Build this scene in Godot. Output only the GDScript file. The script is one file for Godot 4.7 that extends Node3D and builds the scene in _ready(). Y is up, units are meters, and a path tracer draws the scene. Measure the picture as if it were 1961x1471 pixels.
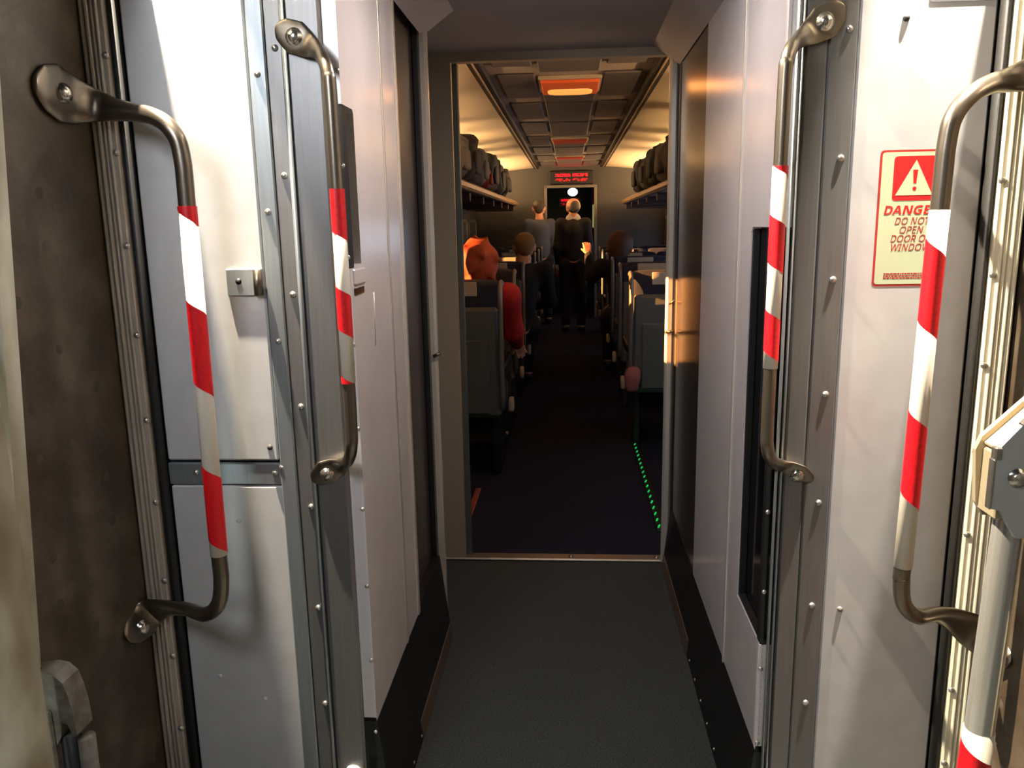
extends Node3D
# Looking from the gangway of one railway car into the vestibule and the seating bay of the next.
# Metres, y up; the aisle runs along -z, the camera stands at x 0, z 0.

const FILL_NEAR := 0.8       # unseen near-car lamp, placed and sized as fill light
const FILL_JAMB := 0.16       # unseen upright lamp added to brighten the left jamb
const SPILL_LEFT := 27.0      # added slim lamps standing in for light spilling over the side plates
const SPILL_RIGHT := 20.0
const FILL_VESTIBULE := 0.42 # small unseen lamp added to light the vestibule walls from above
const DAYLIGHT := 0.2       # dusk through each right-hand window
const COVE := 3.2            # strips behind the luggage racks
var M := {}
var taken := {}

# ---------------------------------------------------------------- scene
func _ready() -> void:
	set_camera()
	set_light()
	make_materials()
	shell_gangway()
	shell_vestibule()
	shell_coach()
	shell_next_car()
	end_panels()
	door_frames()
	handrails()
	gangway_fittings()
	vestibule_fittings()
	coach_ceiling()
	seats()
	luggage()
	people()
	coach_fittings()

func set_camera() -> void:
	var c := Camera3D.new()
	c.name = "camera"
	c.fov = 51.554
	c.near = 0.05
	c.far = 60.0
	add_child(c)
	c.transform = Transform3D(Basis(Vector3(0.99731, -0.01852, -0.07094), Vector3(0.00416, 0.98031, -0.19741), Vector3(0.0732, 0.19659, 0.97775)).orthonormalized(), Vector3(0, 1.4, 0))
	c.current = true

func set_light() -> void:
	var we := WorldEnvironment.new()
	we.name = "environment"
	var e := Environment.new()
	e.background_mode = Environment.BG_SKY
	var sm := ProceduralSkyMaterial.new()
	sm.sky_top_color = Color(0.28, 0.36, 0.52)
	sm.sky_horizon_color = Color(0.72, 0.62, 0.55)
	sm.ground_bottom_color = Color(0.12, 0.11, 0.1)
	sm.ground_horizon_color = Color(0.4, 0.36, 0.33)
	sm.sun_angle_max = 1.0
	var sky := Sky.new()
	sky.sky_material = sm
	e.sky = sky
	e.background_energy_multiplier = 0.25
	e.tonemap_mode = Environment.TONE_MAPPER_LINEAR
	e.tonemap_exposure = 2.1
	e.sdfgi_enabled = true
	e.ssao_enabled = true
	e.ssil_enabled = true
	we.environment = e
	add_child(we)
	var sun := DirectionalLight3D.new()
	sun.name = "low_sun"
	sun.light_color = Color(1.0, 0.66, 0.36)
	sun.light_energy = 8.5
	sun.light_angular_distance = 0.5
	sun.shadow_enabled = true
	add_child(sun)
	sun.look_at_from_position(Vector3(-9, 1.2 + 1.14, 2.1), Vector3(0, 1.2, 0), Vector3.UP)

# ---------------------------------------------------------------- naming
func numbered(n: String) -> String:
	var k: int = taken.get(n, 0)
	taken[n] = k + 1
	return n if k == 0 else "%s_%03d" % [n, k]

func tag(o: Node, label: String, category: String, group := "") -> Node:
	o.set_meta("label", label)
	o.set_meta("category", category)
	if group != "":
		o.set_meta("group", group)
	return o

func thing(n: String, label: String, category: String, at := Vector3.ZERO, group := "") -> Node3D:
	var o := Node3D.new()
	o.name = numbered(n)
	add_child(o)
	o.position = at
	tag(o, label, category, group)
	return o

func put(n: String, st: SurfaceTool, m: Material, parent: Node = null) -> MeshInstance3D:
	var o := MeshInstance3D.new()
	st.generate_normals()
	o.mesh = st.commit()
	o.material_override = m
	o.name = numbered(n) if parent == null else n
	if parent == null:
		add_child(o)
	else:
		parent.add_child(o, true)
	return o

func put_mesh(n: String, mesh: Mesh, m: Material, parent: Node, at := Transform3D.IDENTITY) -> MeshInstance3D:
	var o := MeshInstance3D.new()
	o.mesh = mesh
	o.material_override = m
	o.name = n
	o.transform = at
	parent.add_child(o, true)
	return o

func struct(n: String, st: SurfaceTool, m: Material, label := "") -> MeshInstance3D:
	var o := put(n, st, m)
	o.set_meta("kind", "structure")
	if label != "":
		o.set_meta("label", label)
	return o

# ---------------------------------------------------------------- mesh helpers
func mb(smooth := false) -> SurfaceTool:
	var st := SurfaceTool.new()
	st.begin(Mesh.PRIMITIVE_TRIANGLES)
	st.set_smooth_group(0 if smooth else -1)
	return st

func tri(st: SurfaceTool, a: Vector3, b: Vector3, c: Vector3, inside: Vector3) -> void:
	var n := (b - a).cross(c - a)
	st.add_vertex(a)
	if n.dot((a + b + c) / 3.0 - inside) > 0.0:
		st.add_vertex(c)
		st.add_vertex(b)
	else:
		st.add_vertex(b)
		st.add_vertex(c)

func quad(st: SurfaceTool, a: Vector3, b: Vector3, c: Vector3, d: Vector3, inside: Vector3) -> void:
	tri(st, a, b, c, inside)
	tri(st, a, c, d, inside)

# box with chamfered edges; t places it
func bx(st: SurfaceTool, c: Vector3, s: Vector3, bev := 0.0, t := Transform3D.IDENTITY) -> void:
	var h := s * 0.5
	var b := minf(bev, minf(h.x, minf(h.y, h.z)) * 0.98)
	var o := t * c
	if b <= 0.00001:
		var v := []
		for i in 8:
			v.append(t * (c + Vector3(h.x * (1 if i & 1 else -1), h.y * (1 if i & 2 else -1), h.z * (1 if i & 4 else -1))))
		for f in [[0, 1, 3, 2], [4, 5, 7, 6], [0, 1, 5, 4], [2, 3, 7, 6], [0, 2, 6, 4], [1, 3, 7, 5]]:
			quad(st, v[f[0]], v[f[1]], v[f[2]], v[f[3]], o)
		return
	var p := {}
	for i in 8:
		var g := Vector3(1 if i & 1 else -1, 1 if i & 2 else -1, 1 if i & 4 else -1)
		for ax in 3:
			var q := h - Vector3(b, b, b)
			q[ax] = h[ax]
			p[i * 3 + ax] = t * (c + q * g)
	for ax in 3:
		var u := (ax + 1) % 3
		var w := (ax + 2) % 3
		for sgn in 2:
			var k0: int = sgn << ax
			quad(st, p[k0 * 3 + ax], p[(k0 | 1 << u) * 3 + ax], p[(k0 | 1 << u | 1 << w) * 3 + ax], p[(k0 | 1 << w) * 3 + ax], o)
		for su in 2:
			for sw in 2:
				var k: int = su << u | sw << w
				var k2: int = k | 1 << ax
				quad(st, p[k * 3 + u], p[k2 * 3 + u], p[k2 * 3 + w], p[k * 3 + w], o)
	for i in 8:
		tri(st, p[i * 3], p[i * 3 + 1], p[i * 3 + 2], o)

# box from its corners; depth values are metres ahead of the camera
func bd(st: SurfaceTool, x0: float, x1: float, y0: float, y1: float, d0: float, d1: float, bev := 0.0) -> void:
	bx(st, Vector3((x0 + x1) / 2, (y0 + y1) / 2, -(d0 + d1) / 2), Vector3(absf(x1 - x0), absf(y1 - y0), absf(d1 - d0)), bev)

func box(x0: float, x1: float, y0: float, y1: float, d0: float, d1: float, bev := 0.0) -> SurfaceTool:
	var st := mb()
	bd(st, x0, x1, y0, y1, d0, d1, bev)
	return st

# prism: outline in the x-y plane (any simple polygon), thickness along z, placed by t
func prism(st: SurfaceTool, outline: PackedVector2Array, z0: float, z1: float, t := Transform3D.IDENTITY) -> void:
	var idx := Geometry2D.triangulate_polygon(outline)
	for k in range(0, idx.size(), 3):
		for z in [z0, z1]:
			var away := Vector3(0, 0, 1) if z == minf(z0, z1) else Vector3(0, 0, -1)
			var a := t * Vector3(outline[idx[k]].x, outline[idx[k]].y, z)
			var b := t * Vector3(outline[idx[k + 1]].x, outline[idx[k + 1]].y, z)
			var c := t * Vector3(outline[idx[k + 2]].x, outline[idx[k + 2]].y, z)
			tri(st, a, b, c, (a + b + c) / 3.0 + t.basis * away * 0.1)
	var turn := 0.0
	for i in outline.size():
		turn += outline[i].cross(outline[(i + 1) % outline.size()])
	for i in outline.size():
		var p := outline[i]
		var q := outline[(i + 1) % outline.size()]
		var n := Vector2(q.y - p.y, p.x - q.x) * signf(turn)
		var mid := (p + q) * 0.5 - n.normalized() * 0.01
		quad(st, t * Vector3(p.x, p.y, z0), t * Vector3(q.x, q.y, z0), t * Vector3(q.x, q.y, z1), t * Vector3(p.x, p.y, z1), t * Vector3(mid.x, mid.y, (z0 + z1) / 2))

# swept tube with its own two radii at each point; rows are [point, radius along n, radius along b]
func sweep(st: SurfaceTool, rows: Array, n0: Vector3, sides := 16, caps := true) -> void:
	var n := n0
	var rings := []
	for i in rows.size():
		var a: Vector3 = rows[maxi(i - 1, 0)][0]
		var c: Vector3 = rows[mini(i + 1, rows.size() - 1)][0]
		var tg := (c - a).normalized()
		n = (n - tg * n.dot(tg)).normalized()
		var b := tg.cross(n)
		var ring := PackedVector3Array()
		for k in sides:
			var w := TAU * k / sides
			ring.append(rows[i][0] + n * cos(w) * rows[i][1] + b * sin(w) * rows[i][2])
		rings.append(ring)
	for i in rows.size() - 1:
		var mid: Vector3 = (rows[i][0] + rows[i + 1][0]) * 0.5
		for k in sides:
			var j := (k + 1) % sides
			quad(st, rings[i][k], rings[i][j], rings[i + 1][j], rings[i + 1][k], mid)
	if caps:
		for e in [0, rows.size() - 1]:
			var inn: Vector3 = rows[1 if e == 0 else e - 1][0]
			for k in sides:
				tri(st, rows[e][0], rings[e][k], rings[e][(k + 1) % sides], inn)

# rounds a list of rows with Catmull-Rom
func rounded(rows: Array, n := 5) -> Array:
	var out := []
	for i in rows.size() - 1:
		var p = [rows[maxi(i - 1, 0)], rows[i], rows[i + 1], rows[mini(i + 2, rows.size() - 1)]]
		for k in n:
			var f := float(k) / n
			var v: Vector3 = (p[1][0] as Vector3).cubic_interpolate(p[2][0], p[0][0], p[3][0], f)
			out.append([v, lerpf(p[1][1], p[2][1], f), lerpf(p[1][2], p[2][2], f)])
	out.append(rows[-1])
	return out

func rod(a: Vector3, b: Vector3, r: float, sides := 14) -> SurfaceTool:
	var st := mb(true)
	sweep(st, [[a, r, r], [b, r, r]], Vector3(0.31, 0.2, 0.93), sides, true)
	return st

# lathe about y; profile of Vector2(radius, height) from the bottom up
func lathe(prof: Array, sides := 16) -> SurfaceTool:
	var st := mb(true)
	for i in prof.size() - 1:
		var p: Vector2 = prof[i]
		var q: Vector2 = prof[i + 1]
		var out := Vector2(q.y - p.y, p.x - q.x).normalized() * 0.002
		for k in sides:
			var a := TAU * k / sides
			var b := TAU * (k + 1) / sides
			var m := (a + b) / 2
			var mid := (p + q) / 2 - out
			var inn := Vector3(cos(m) * mid.x, mid.y, sin(m) * mid.x)
			var p0 := Vector3(cos(a) * p.x, p.y, sin(a) * p.x)
			var p1 := Vector3(cos(b) * p.x, p.y, sin(b) * p.x)
			var q0 := Vector3(cos(a) * q.x, q.y, sin(a) * q.x)
			var q1 := Vector3(cos(b) * q.x, q.y, sin(b) * q.x)
			tri(st, p0, q0, q1, inn)
			if p.x > 0.0:
				tri(st, p0, q1, p1, inn)
	return st

# superellipsoid bag or cushion, slightly lumpy
func blob(c: Vector3, s: Vector3, pw := 0.35, lump := 0.0, sd := 1, nu := 20, nv := 12) -> SurfaceTool:
	var st := mb(true)
	var nz := FastNoiseLite.new()
	nz.seed = sd
	nz.frequency = 5.0
	var g := []
	for j in nv + 1:
		var row := []
		var v := -PI / 2 + PI * j / nv
		for i in nu:
			var u := TAU * i / nu
			var q := Vector3(sp(cos(v), pw) * sp(cos(u), pw), sp(sin(v), pw), sp(cos(v), pw) * sp(sin(u), pw))
			q = q * s * 0.5
			if lump > 0.0:
				q *= 1.0 + lump * nz.get_noise_3dv(q + c)
			row.append(c + q)
		g.append(row)
	for j in nv:
		for i in nu:
			var k := (i + 1) % nu
			quad(st, g[j][i], g[j][k], g[j + 1][k], g[j + 1][i], c)
	return st

func sp(x: float, p: float) -> float:
	return signf(x) * pow(absf(x), p)

# ---------------------------------------------------------------- figures: tapered bones joined into one surface
func flesh(bones: Array, cell: float, k: float) -> SurfaceTool:
	var acc := {}
	for bn in bones:
		var a: Vector3 = bn[0]
		var b: Vector3 = bn[1]
		var ra: float = bn[2]
		var rb: float = bn[3]
		var m := maxf(ra, rb) + k * 3.0 + cell * 2.0
		var lo := (a.min(b) - Vector3(m, m, m)) / cell
		var hi := (a.max(b) + Vector3(m, m, m)) / cell
		var ab := b - a
		var l2 := maxf(ab.length_squared(), 1e-9)
		for x in range(int(floor(lo.x)), int(ceil(hi.x)) + 1):
			for y in range(int(floor(lo.y)), int(ceil(hi.y)) + 1):
				for z in range(int(floor(lo.z)), int(ceil(hi.z)) + 1):
					var p := Vector3(x, y, z) * cell
					var h := clampf((p - a).dot(ab) / l2, 0.0, 1.0)
					var d := p.distance_to(a + ab * h) - lerpf(ra, rb, h)
					if d < m:
						var key := Vector3i(x, y, z)
						acc[key] = acc.get(key, 0.0) + exp(-d / k)
	var field := {}
	for key in acc:
		field[key] = -k * log(acc[key])
	var far := 9.0
	var vert := {}
	var corners := [Vector3i(0, 0, 0), Vector3i(1, 0, 0), Vector3i(0, 1, 0), Vector3i(1, 1, 0), Vector3i(0, 0, 1), Vector3i(1, 0, 1), Vector3i(0, 1, 1), Vector3i(1, 1, 1)]
	var edges := [[0, 1], [2, 3], [4, 5], [6, 7], [0, 2], [1, 3], [4, 6], [5, 7], [0, 4], [1, 5], [2, 6], [3, 7]]
	for key in field:
		if absf(field[key]) > cell * 2.0:
			continue
		var v := []
		var neg := 0
		for q in corners:
			var w: float = field.get(key + q, far)
			v.append(w)
			if w < 0.0:
				neg += 1
		if neg == 0 or neg == 8:
			continue
		var sum := Vector3.ZERO
		var cnt := 0
		for e in edges:
			var s0: float = v[e[0]]
			var s1: float = v[e[1]]
			if (s0 < 0.0) != (s1 < 0.0):
				var f := s0 / (s0 - s1)
				sum += Vector3(corners[e[0]]).lerp(Vector3(corners[e[1]]), f)
				cnt += 1
		vert[key] = (Vector3(key) + sum / cnt) * cell
	var st := mb(true)
	var axes := [Vector3i(1, 0, 0), Vector3i(0, 1, 0), Vector3i(0, 0, 1)]
	for key in field:
		var f0: float = field[key]
		for ax in 3:
			var f1: float = field.get(key + axes[ax], far)
			if (f0 < 0.0) == (f1 < 0.0):
				continue
			var u: Vector3i = axes[(ax + 1) % 3]
			var w: Vector3i = axes[(ax + 2) % 3]
			var q0 = vert.get(key - u - w)
			var q1 = vert.get(key - w)
			var q2 = vert.get(key)
			var q3 = vert.get(key - u)
			if q0 == null or q1 == null or q2 == null or q3 == null:
				continue
			var inn: Vector3 = Vector3(key if f0 < 0.0 else key + axes[ax]) * cell
			var mid: Vector3 = (q0 + q1 + q2 + q3) * 0.25
			var axis_in := mid + (inn - mid).project(Vector3(axes[ax])).normalized() * 0.05
			tri(st, q0, q1, q2, axis_in)
			tri(st, q0, q2, q3, axis_in)
	return st

# ---------------------------------------------------------------- materials
func tex(freq: float, sd: int, lo: Color, hi: Color, size := 256, oct := 4) -> NoiseTexture2D:
	var t := NoiseTexture2D.new()
	t.width = size
	t.height = size
	t.seamless = true
	var n := FastNoiseLite.new()
	n.seed = sd
	n.frequency = freq
	n.fractal_octaves = oct
	t.noise = n
	var g := Gradient.new()
	g.set_color(0, lo)
	g.set_color(1, hi)
	t.color_ramp = g
	return t

func mat(c: Color, rough: float, metal := 0.0, spec := 0.5) -> StandardMaterial3D:
	var m := StandardMaterial3D.new()
	m.albedo_color = c
	m.roughness = rough
	m.metallic = metal
	m.metallic_specular = spec
	return m

func glow(c: Color, e: float) -> StandardMaterial3D:
	var m := mat(c, 0.5)
	m.emission_enabled = true
	m.emission = c
	m.emission_energy_multiplier = e
	return m

func grain(m: StandardMaterial3D, t: Texture2D, scale: Vector3, rough_t: Texture2D = null, height := 0.0) -> StandardMaterial3D:
	m.uv1_triplanar = true
	m.uv1_world_triplanar = true
	m.uv1_scale = scale
	if t:
		m.albedo_texture = t
	if rough_t:
		m.roughness_texture = rough_t
		m.roughness_texture_channel = BaseMaterial3D.TEXTURE_CHANNEL_RED
	if height > 0.0:
		m.heightmap_enabled = true
		m.heightmap_texture = rough_t if rough_t else t
		m.heightmap_scale = height
	return m

func make_materials() -> void:
	var mottle := tex(0.02, 3, Color(0.95, 0.95, 0.95), Color(1, 1, 1))
	var brush := tex(0.03, 5, Color(0.93, 0.93, 0.93), Color(1, 1, 1))
	var speck := tex(0.12, 8, Color(0.55, 0.55, 0.55), Color(1, 1, 1), 256, 5)
	var dirt := tex(0.012, 11, Color(0.62, 0.55, 0.47), Color(1, 1, 1), 256, 5)
	M.panel = grain(mat(Color(0.74, 0.735, 0.73), 0.5, 0.25), mottle, Vector3(2.3, 2.3, 2.3), mottle, 0.05)
	M.frame = grain(mat(Color(0.47, 0.465, 0.46), 0.42, 0.7), brush, Vector3(14, 0.6, 14))
	M.flange = grain(mat(Color(0.56, 0.585, 0.6), 0.38, 0.7), brush, Vector3(14, 0.6, 14))
	M.ridge = grain(mat(Color(0.9, 0.87, 0.76), 0.45, 0.15), brush, Vector3(3, 1, 3))  # right strip: its brighter light is put into the colour
	M.ridge_shaded = grain(mat(Color(0.64, 0.6, 0.55), 0.5, 0.2), brush, Vector3(3, 1, 3))  # left strip: same metal, its dimmer light put into the colour
	M.side_plate = grain(mat(Color(0.35, 0.31, 0.26), 0.6, 0.1), dirt, Vector3(2, 2, 2), speck, 0.03)
	M.spot = mat(Color(0.24, 0.21, 0.17), 0.7)
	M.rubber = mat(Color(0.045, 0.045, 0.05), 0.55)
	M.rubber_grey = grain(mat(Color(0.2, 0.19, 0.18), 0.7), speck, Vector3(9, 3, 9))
	M.wall = grain(mat(Color(0.78, 0.755, 0.75), 0.2, 0.0, 0.6), mottle, Vector3(0.7, 0.7, 0.7))
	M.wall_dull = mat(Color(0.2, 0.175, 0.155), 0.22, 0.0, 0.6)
	M.dark_gloss = mat(Color(0.06, 0.055, 0.055), 0.1, 0.0, 0.6)
	M.pocket = mat(Color(0.27, 0.235, 0.215), 0.3)
	M.kick = grain(mat(Color(0.07, 0.068, 0.065), 0.5), speck, Vector3(4, 4, 4))
	M.scuff = mat(Color(0.42, 0.36, 0.3), 0.4, 0.4)
	M.post = mat(Color(0.78, 0.75, 0.7), 0.3, 0.45)
	M.post_tan = mat(Color(0.5, 0.44, 0.36), 0.4, 0.2)
	M.rail = mat(Color(0.46, 0.425, 0.38), 0.33, 0.95)
	M.chrome = mat(Color(0.8, 0.79, 0.76), 0.22, 0.8)
	M.tape = mat(Color(0.78, 0.745, 0.68), 0.42)
	M.red = grain(mat(Color(0.85, 0.05, 0.1), 0.4), tex(0.06, 21, Color(0.78, 0.78, 0.78), Color(1, 1, 1), 256, 5), Vector3(7, 7, 7))
	M.rivet = mat(Color(0.7, 0.69, 0.67), 0.28, 0.9)
	M.bolt = mat(Color(0.74, 0.72, 0.68), 0.2, 0.95)
	M.jamb = grain(mat(Color(0.8, 0.81, 0.75), 0.5), tex(0.009, 31, Color(0.5, 0.42, 0.33), Color(1, 1, 1), 256, 5), Vector3(1.6, 0.8, 1.6), speck, 0.05)
	M.lug = grain(mat(Color(0.46, 0.45, 0.42), 0.6), dirt, Vector3(7, 7, 7), speck, 0.1)
	M.floor = grain(mat(Color(0.36, 0.37, 0.36), 0.95, 0.0, 0.2), tex(0.2, 41, Color(0.45, 0.47, 0.47), Color(1, 1, 1), 512, 3), Vector3(2.2, 2.2, 2.2), speck, 0.15)
	M.carpet = grain(mat(Color(0.2, 0.205, 0.26), 1.0, 0.0, 0.1), tex(0.2, 43, Color(0.6, 0.6, 0.6), Color(1, 1, 1), 512, 3), Vector3(2, 2, 2))
	M.threshold = mat(Color(0.66, 0.62, 0.56), 0.35, 0.8)
	M.dark_shell = mat(Color(0.2, 0.2, 0.21), 0.7)
	M.vest_ceiling = mat(Color(0.66, 0.63, 0.64), 0.55)
	M.bulkhead = mat(Color(0.62, 0.56, 0.49), 0.5)
	M.cove = grain(mat(Color(0.8, 0.74, 0.63), 0.6), mottle, Vector3(0.8, 0.8, 3.0))
	M.ceiling_mid = mat(Color(0.62, 0.57, 0.52), 0.6)
	M.ceiling_dark = mat(Color(0.33, 0.31, 0.31), 0.6)
	M.groove = mat(Color(0.12, 0.11, 0.1), 0.6)
	M.rack = mat(Color(0.62, 0.52, 0.4), 0.45, 0.2)
	M.rack_under = mat(Color(0.22, 0.15, 0.14), 0.5)
	M.coach_wall = mat(Color(0.2, 0.195, 0.19), 0.6)
	M.curtain = mat(Color(0.2, 0.19, 0.19), 0.95)
	M.seat_shell = mat(Color(0.3, 0.32, 0.31), 0.5)
	M.seat_cloth = mat(Color(0.13, 0.14, 0.2), 0.9)
	M.seat_trim = mat(Color(0.45, 0.43, 0.4), 0.35, 0.3)
	M.seat_cap = mat(Color(0.72, 0.66, 0.56), 0.45)
	M.head_tag = mat(Color(0.66, 0.63, 0.56), 0.8)
	M.black = mat(Color(0.03, 0.03, 0.03), 0.5)
	M.skin = mat(Color(0.8, 0.58, 0.47), 0.6)
	M.skin.subsurf_scatter_enabled = true
	M.skin.subsurf_scatter_strength = 0.1
	M.eye = mat(Color(0.1, 0.07, 0.06), 0.2)
	M.white_cloth = mat(Color(0.8, 0.8, 0.82), 0.85)
	M.glass = mat(Color(0.8, 0.85, 0.85, 0.08), 0.05)
	M.glass.transparency = BaseMaterial3D.TRANSPARENCY_ALPHA
	M.sign_face = mat(Color(0.68, 0.71, 0.58), 0.45)
	M.sign_red = mat(Color(0.83, 0.07, 0.07), 0.45)
	M.sign_brown = mat(Color(0.6, 0.12, 0.09), 0.5)
	M.notice = mat(Color(0.36, 0.35, 0.37), 0.5)
	M.bracket = mat(Color(0.7, 0.7, 0.68), 0.42, 0.15)
	M.bracket_side_lit = mat(Color(0.62, 0.57, 0.47), 0.4, 0.5)  # same steel as the front, warm side light put into the colour
	M.led_red = glow(Color(1.0, 0.03, 0.12), 0.8)
	M.led_dim = glow(Color(0.8, 0.03, 0.1), 0.35)
	M.led_green = glow(Color(0.12, 0.85, 0.4), 0.28)
	M.amber = glow(Color(1.0, 0.68, 0.34), 0.42)
	M.amber_edge = glow(Color(0.8, 0.33, 0.14), 0.12)
	M.amber_dim = glow(Color(0.6, 0.22, 0.13), 0.07)
	M.lamp_white = glow(Color(0.95, 0.97, 1.0), 0.7)
	M.cove_lamp = glow(Color(1.0, 0.8, 0.5), 0.8)

# ---------------------------------------------------------------- small shared pieces
func rivet_mesh(r := 0.0065) -> ArrayMesh:
	var st := lathe([Vector2(r * 1.05, 0.0), Vector2(r, r * 0.3), Vector2(r * 0.75, r * 0.62), Vector2(r * 0.38, r * 0.82), Vector2(0, r * 0.88)], 12)
	st.generate_normals()
	return st.commit()

func flat_dimple(r: float) -> ArrayMesh:
	var st := lathe([Vector2(r, 0.0), Vector2(r * 0.8, 0.0006), Vector2(0, 0.0012)], 12)
	st.generate_normals()
	return st.commit()

# a dome head that stands on a surface whose outward direction is n
func stud(parent: Node, n: String, mesh: Mesh, at: Vector3, out: Vector3, m: Material) -> void:
	var side := out.cross(Vector3(0.123, 0.31, 0.943)).normalized()
	put_mesh(n, mesh, m, parent, Transform3D(Basis(side, out, side.cross(out)), at))

func unseen_lamp(label: String, at: Transform3D, size: Vector2, energy: float, col: Color, shown: float) -> void:
	var t := thing("lamp_or_fill", label, "lamp")  # lamps out of view, added for their light
	t.transform = at      # local -y is the glowing side
	var h := mb()
	bx(h, Vector3(0, 0.03, 0), Vector3(size.x + 0.06, 0.06, size.y + 0.06), 0.01)
	put("housing", h, M.notice, t)
	var g := mb()
	bx(g, Vector3(0, -0.006, 0), Vector3(size.x, 0.012, size.y), 0.003)
	put("diffuser", g, glow(col, shown), t)
	var l := AreaLight3D.new()
	l.name = "lamp_light"
	l.area_size = size
	l.light_color = col
	l.light_energy = energy
	l.shadow_enabled = true
	t.add_child(l)
	l.position = Vector3(0, -0.02, 0)
	l.rotation.x = -PI / 2

# ---------------------------------------------------------------- the gangway round the camera
func shell_gangway() -> void:
	struct("floor", box(-1.5, 1.5, -0.06, 0.0, -1.6, 3.165), M.floor, "dark grey-green carpet of the gangway and vestibule")
	struct("wall_left_outer", box(-1.56, -1.5, 0, 3.3, -1.6, 1.62), M.dark_shell)
	struct("wall_right_outer", box(1.5, 1.56, 0, 3.3, -1.6, 1.62), M.dark_shell)
	struct("wall_rear", box(-1.56, 1.56, 0, 3.3, -1.66, -1.6), M.dark_shell)
	struct("ceiling_gangway", box(-1.56, 1.56, 3.3, 3.36, -1.66, 1.65), M.dark_shell)
	# corrugated-free side plates of the gangway with their dimples
	var dim := flat_dimple(0.011)
	for s in [-1, 1]:
		var x := -0.937 if s < 0 else 0.845
		var p := struct("trim_%d" % (1 if s < 0 else 2), box(x, x + s * 0.02, 0, 1.88, 1.16, 1.585, 0.002), M.side_plate, "dark brown side plate of the gangway, dimpled" if s < 0 else "golden-lit brown side plate of the gangway, dimpled")
		for i in 13:
			for j in 3:
				stud(p, "dimple", dim, Vector3(x, 0.36 + i * 0.0925, -(1.29 + j * 0.095)), Vector3(-s, 0, 0), M.spot)
	# the near car's door jambs
	var j1 := mb()
	bx(j1, Vector3(-0.17, 0, 0), Vector3(0.34, 2.5, 0.05), 0.008, Transform3D(Basis(Vector3(0, 0, 1), deg_to_rad(-4.3)), Vector3(-0.866, 1.25 + 0.08, -1.175)))
	struct("trim_3", j1, M.jamb, "pale worn painted jamb at the left edge")
	struct("added_fin_3", box(-0.888, -0.875, 0, 2.05, 0.25, 1.14, 0.004), M.jamb, "unseen fin added to shield the lamp at the left jamb")  # added out of view to keep the jamb lamp off the panels
	unseen_lamp("slim upright lamp added unseen to brighten the left jamb", Transform3D(Basis(Vector3(1, 0, 0), PI / 2), Vector3(-1.15, 0.85, -0.45)), Vector2(0.1, 0.7), FILL_JAMB, Color(0.95, 1.0, 0.97), 1.0)
	struct("trim_4", box(0.80, 1.5, 0, 2.5, 1.12, 1.165, 0.006), M.jamb, "pale painted jamb of the near car on the right")
	unseen_lamp("flat unseen lamp for the near car, set at left as fill", Transform3D(Basis(Vector3(1, 0, 0), PI / 2 - 0.15), Vector3(-0.76, 2.15, -0.05)), Vector2(0.4, 0.6), FILL_NEAR, Color(0.9, 0.94, 1.0), 1.0)
	unseen_lamp("slim added lamp standing in for light that spills over the left side plate", Transform3D(Basis(Vector3(0, 0, 1), 0.25), Vector3(-0.929, 3.0, -1.48)), Vector2(0.04, 0.02), SPILL_LEFT, Color(1.0, 0.94, 0.84), 1.0)
	unseen_lamp("slim hooded lamp added to stand in for light that spills over the right side plate", Transform3D(Basis(Vector3(0, 0, 1), 0.1), Vector3(0.863, 3.0, -1.45)), Vector2(0.04, 0.02), SPILL_RIGHT, Color(1.0, 0.95, 0.88), 1.0)
	struct("trim_22", box(0.735, 0.75, 2.55, 3.3, 1.0, 1.62), M.dark_shell)  # unseen hood added to keep the right lamp off the left plate
	unseen_lamp("small square lamp added unseen under the vestibule ceiling", Transform3D(Basis(), Vector3(-0.02, 2.028, -1.74)), Vector2(0.14, 0.1), FILL_VESTIBULE, Color(1.0, 0.95, 0.93), 1.0)
	struct("trim_25", box(-0.71, -0.70, 2.15, 3.3, 1.4955, 1.625), M.dark_shell)  # unseen fin added to keep the left lamp off the right panel
	# unseen ledges added to cut the slanted shadow edge on the end panels
	struct("trim_23", box(-1.5, -0.811, 1.89, 1.92, 1.1, 1.60), M.dark_shell)
	struct("trim_24", box(0.764, 1.5, 1.89, 1.92, 1.1, 1.60), M.dark_shell)

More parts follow.
